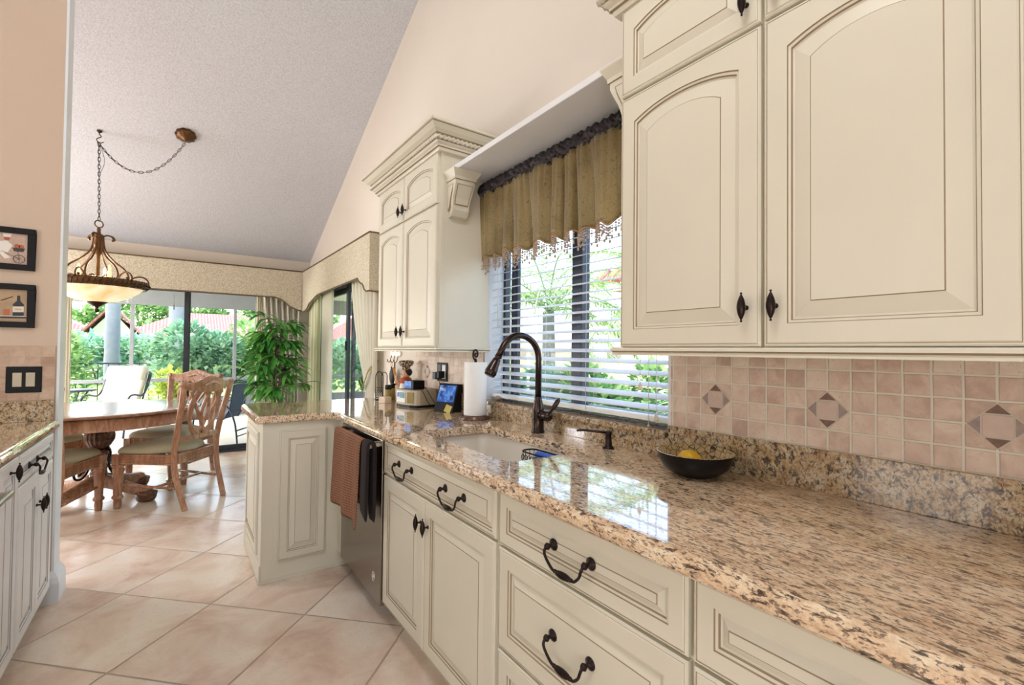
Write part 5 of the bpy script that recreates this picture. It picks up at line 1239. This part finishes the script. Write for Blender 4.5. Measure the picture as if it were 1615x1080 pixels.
for k in range(4):
    R = Matrix.Translation((-1.27, 9.6, -.02)) @ Matrix.Rotation(k * PI / 2 + .5, 4, 'Z'); obj('leg', MB().tube(smoothpath([(.20, 0, .63), (.12, 0, .50), (.09, 0, .36), (.12, 0, .18), (.24, 0, 0)], 4), .012, 7, R), bluemetal, ot)
sc_c = thing('patio_sling_chair', 'dark metal patio chair with a blue grey sling back outside the far door', 'chair', (.62, 7.5, 0))
M = Matrix.Translation((.60, 7.62, -.02)) @ Matrix.Rotation(math.radians(58), 4, 'Z') @ Matrix.Diagonal((.86, .86, .86, 1))
obj('sling', MB().loft([[(-.20, -.20, .98 - .0), (.20, -.20, .98)], [(-.20, -.12, .52), (.20, -.12, .52)], [(-.20, -.04, .40), (.20, -.04, .40)], [(-.20, .34, .42), (.20, .34, .42)]][::1], 0, M, closed=False), screenm, sc_c, solid=.004)
for s_ in (-1, 1):
    f = MB().tube([(s_ * .22, -.205, 1.0), (s_ * .22, -.13, .55), (s_ * .22, -.05, .40), (s_ * .22, .36, .43)], .014, 8, M)
    f.tube(smoothpath([(s_ * .26, -.28, 0), (s_ * .27, -.24, .35), (s_ * .27, -.12, .60), (s_ * .27, .10, .64), (s_ * .27, .30, .62), (s_ * .26, .38, .45), (s_ * .26, .40, 0)], 5), .014, 8, M)
    obj('side_frame', f, bluemetal, sc_c)
obj('cross_bars', MB().tube([(-.22, -.205, 1.0), (.22, -.205, 1.0)], .014, 8, M).tube([(-.26, -.25, .22), (.26, -.25, .22)], .012, 8, M).tube([(-.26, -.26, .13), (.26, -.26, .13)], .010, 8, M).tube([(-.22, -.08, .47), (.22, -.08, .47)], .012, 8, M), bluemetal, sc_c)
fn = thing('garden_fence', 'low dark railing of thin pickets beyond the patio screen', 'fence', (-2.5, 13.0, -.1))
obj('rails', MB().box(-7, -.2, 12.98, 13.02, .92, .95).box(-7, -.2, 12.98, 13.02, .05, .08), bluemetal, fn)
for k in range(40): obj('picket', MB().box(-6.95 + k * .17, -6.935 + k * .17, 12.99, 13.01, -.1, .92), bluemetal, fn)

# ================================================================== GARDEN
struct('lawn', MB().box(-60, 60, 2.0, 90, -.30, -.14).box(1.7, 60, -30, 2.0, -.30, -.14), lawn, 'garden lawn', cat='ground')
struct('yard_bounce_paving', MB().box(1.7, 7.6, -8, 3.2, -.16, -.10).box(-30, 1.7, -30, -2.96, -.16, -.10), concrete, 'pale paving outside the kitchen window, plus unseen paving added behind the camera for neutral bounce light', cat='ground')  # part behind the camera made neutral paving for its bounce light
def shrub(label, c, r, n, mat, size=.12, seed=1, group=None, name='shrub', narrow=.35):
    rn = random.Random(seed); t = thing(name, label, 'shrub', (c[0], c[1], -.15), group); mb = MB(); st = MB()
    blobs = [(V((rn.uniform(-.6, .6) * r[0], rn.uniform(-.6, .6) * r[1], rn.uniform(-.5, .55) * r[2])), rn.uniform(.35, .6)) for _ in range(9)]
    for k in range(n):
        bc, br = blobs[k % 9]; d_ = V((rn.gauss(0, 1), rn.gauss(0, 1), rn.gauss(0, 1))).normalized(); rr_ = br * rn.uniform(.75, 1.0)
        p = V(c) + bc + V((d_.x * r[0] * rr_, d_.y * r[1] * rr_, d_.z * r[2] * rr_)); s_ = size * rn.uniform(.6, 1.3)
        if p.z < -.1: continue
        dd = (d_ + V((rn.uniform(-.6, .6), rn.uniform(-.6, .6), rn.uniform(-.3, .7)))).normalized(); leaf(mb, p, dd, s_, s_ * narrow, .5, 0, 2)
    for k in range(7):
        bc, br = blobs[k]; st.tube([(c[0] + bc.x * .15, c[1] + bc.y * .15, -.15), tuple(V(c) + bc * .6)], .02 + .01 * r[2], 6)
    o = obj('foliage', mb, mat, t); o['kind'] = 'stuff'; obj('stems', st, barkm, t); return t
def palm(label, base, hgt, rad, nf, FL, seed=1, lean=(0, 0), trunk=True, name='palm_tree', droop=1.3, mat=None):
    rn = random.Random(seed); t = thing(name, label, 'palm', base, None)
    top = V((base[0] + lean[0], base[1] + lean[1], base[2] + hgt))
    P = [tuple(V(base).lerp(top, k / 16)) for k in range(17)]
    obj('trunk', MB().tube(P, [rad * (1.15 - .25 * k / 16) * (1 + .04 * (k % 2)) for k in range(17)], 14), palmbark, t)
    for f in range(nf):
        a = 2 * PI * f / nf + rn.uniform(-.2, .2); el = rn.uniform(.1, 1.2); d_ = V((math.cos(a) * math.cos(el), math.sin(a) * math.cos(el), math.sin(el))); p = top.copy(); sp = []; mb = MB()
        for k in range(15):
            sp.append(p.copy()); p = p + d_ * FL / 14; d_ = (d_ + V((0, 0, -droop / 14))).normalized()
        mb.tube([tuple(q) for q in sp], .012, 5)
        for k in range(2, 15):
            dd = (sp[k] - sp[k - 1]).normalized(); sd_ = dd.cross(V((0, 0, 1))).normalized()
            for s_ in (-1, 1):
                for h_ in (0, .5):
                    leaf(mb, sp[k - 1].lerp(sp[k], h_), dd * .7 + sd_ * s_ + V((0, 0, rn.uniform(-.3, .1))), FL * .26 * math.sin(PI * (k + 1) / 17) + .05, .016, .9, 0, 2)
        obj('frond', mb, mat or leaf_p, t)
    return t
G1 = 'shrubs beyond the patio screen'
shrub('tall loose shrub behind the patio side table at the left', (-2.3, 12.2, .95), (1.0, .6, 1.05), 3400, leaf_a, .13, 2)
shrub('large bushy green shrub left of the dark door stile', (.45, 12.2, .85), (1.15, .7, .95), 4600, leaf_b, .13, 3)
shrub('green shrub right of the dark door stile', (1.95, 12.3, .95), (1.0, .7, 1.0), 4200, leaf_a, .14, 4)
shrub('yellow green shrub just right of the lounge chair', (.0, 11.4, .40), (.35, .3, .42), 900, leaf_y, .12, 5)
shrub('shrub outside the right hand patio door', (4.2, 12.2, .8), (1.2, .7, .95), 3200, leaf_b, .13, 6)
for i, x in enumerate((-9, -5.6, -2.4, .9, 4.1, 7.6)):
    shrub(('clipped hedge mass at the foot of the red roofed houses, ' + ('far left', 'left of the palm trunk', 'right of the palm trunk', 'behind the big shrub', 'towards the room corner', 'far right')[i]), (x, 24, .75), (2.2, 1.0, 1.0), 2000, (leaf_b, leaf_a)[i % 2], .24, 20 + i)
palm('thick pale palm trunk seen left of the screen post', (-1.20, 14.0, -.15), 5.5, .13, 16, 2.2, 1)
palm('pale palm trunk seen just left of the dark door stile', (-.0, 14.6, -.15), 5.8, .17, 16, 2.2, 2)
palm('small spiky palm with arching fronds among the right hand shrubs', (1.45, 11.7, -.15), .75, .09, 14, 1.0, 3, name='small_palm')
def house(label, x0, x1, y0, y1, hw_, hr, gable=None, name='house'):
    h = thing(name, label, 'house', ((x0 + x1) / 2, y0, 0), 'red roofed houses across the garden')
    wl_ = obj('walls', MB().box(x0, x1, y0, y1, -.15, hw_), stucco, h)
    o = .4; xm = (x0 + x1) / 2; ym = (y0 + y1) / 2; L = min(x1 - x0, y1 - y0) / 2
    r = MB(); a = (x0 - o, y0 - o, hw_); b = (x1 + o, y0 - o, hw_); c_ = (x1 + o, y1 + o, hw_); d_ = (x0 - o, y1 + o, hw_); e = (x0 + L, ym, hr); f = (x1 - L, ym, hr)
    if x1 - L <= x0 + L: e = (xm - .05, ym, hr); f = (xm + .05, ym, hr)
    r.add([a, b, c_, d_, e, f], [(0, 1, 5, 4), (1, 2, 5), (2, 3, 4, 5), (3, 0, 4), (0, 3, 2, 1)]); obj('roof', r, redroof, h)
    n = max(1, int((x1 - x0) / 3))
    for k in range(n):
        xx = x0 + (k + .5) * (x1 - x0) / n; w_ = obj('window', MB().box(xx - .55, xx + .55, y0 - .04, y0, .9, 1.75), trimm, h); obj('pane', MB().box(xx - .48, xx + .48, y0 - .05, y0 - .04, .97, 1.68), mirrorblk, w_)
    if gable:
        g0, g1, gz = gable; gm = (g0 + g1) / 2
        obj('gable_wall', MB().prism([(g0, 0), (g1, 0), (g1, hw_), (gm, gz - .25), (g0, hw_)], y0 - 1.2, y0 + .5, 1), stucco, h)
        gr = MB()
        for s_, gx in ((-1, g0), (1, g1)): gr.prism([(gm, gz), (gx + s_ * .35, hw_ - .15), (gx + s_ * .35, hw_ - .02), (gm, gz + .12)], y0 - 1.5, ym, 1)
        obj('gable_roof', gr, redroof, h)
    return h
house('red roofed house at the left, partly behind the hanging lamp', -13.5, -4.4, 40, 47, 1.95, 4.3)
house('red roofed house with a pale gable between the palm trunks', -4.0, -1.7, 34, 38.5, 1.8, 3.1, (-3.95, -1.75, 3.45))
house('low red roofed house right of the gable', -3.2, 8.0, 41, 48, 2.0, 4.0)
house('red roofed house at the far right beyond the corner', 9.5, 20, 40, 48, 2.1, 4.4)
for i, (x, y, z, r_) in enumerate(((-12, 58, 4.6, 3.2), (-6.5, 60, 4.2, 3.0), (-2.2, 58, 5.0, 3.2), (2.6, 60, 4.6, 3.0), (8.0, 58, 5.0, 3.4), (14, 60, 5, 3.2))):
    shrub('tree crown above the red roofs, ' + ('leftmost', 'second from the left', 'above the pale gable', 'above the dark door stile', 'towards the room corner', 'rightmost')[i], (x, y, z), (r_, 2, r_ * .9), 1500, leaf_a, .55, 40 + i, name='tree')
# beyond the kitchen window
h = thing('neighbour_house', 'cream neighbour house with a terracotta tile roof seen through the kitchen window blind', 'house', (8.5, 4, 0))
obj('walls', MB().box(8.2, 14, -3.0, 7.2, -.15, 2.78), stucco, h)
rf = MB(); rf.add([(7.5, -3.6, 2.75), (7.5, 7.8, 2.75), (11.0, 4.6, 5.2), (11.0, -1.0, 5.2), (14.6, 7.8, 2.75), (14.6, -3.6, 2.75)], [(0, 1, 2, 3), (1, 4, 2), (4, 5, 3, 2), (5, 0, 3), (0, 5, 4, 1)])
ro = obj('roof', rf, redroof, h)
et = MB()
for k in range(37): et.lathe([(.11, 0), (.10, .55)], 10, Matrix.Translation((7.44, -3.5 + k * .30, 2.75)) @ Matrix.Rotation(math.radians(54), 4, 'Y'))
obj('eave_tiles', et, redroof, ro)
obj('fascia', MB().box(7.46, 7.52, -3.6, 7.8, 2.58, 2.75), trimm, h)
palm('young palm with a rough trunk seen through the left kitchen window pane', (4.6, 5.45, -.15), 2.05, .10, 20, 1.7, 5, lean=(.05, .1), droop=1.7)
palm('feathery palm seen through the right kitchen window pane', (5.6, 3.9, -.15), 2.1, .09, 16, 1.8, 6, droop=1.6)
shrub('blue green shrub low in the left kitchen window pane', (3.75, 4.5, .62), (.62, .66, .58), 3200, leaf_b, .12, 61)
shrub('green shrub low in the middle of the kitchen window', (3.95, 3.5, .60), (.55, .6, .58), 2800, leaf_a, .12, 62)
palm('low arching fern palm at the right of the kitchen window', (3.9, 2.5, -.15), .45, .10, 22, 1.15, 7, name='fern_palm', droop=1.2)
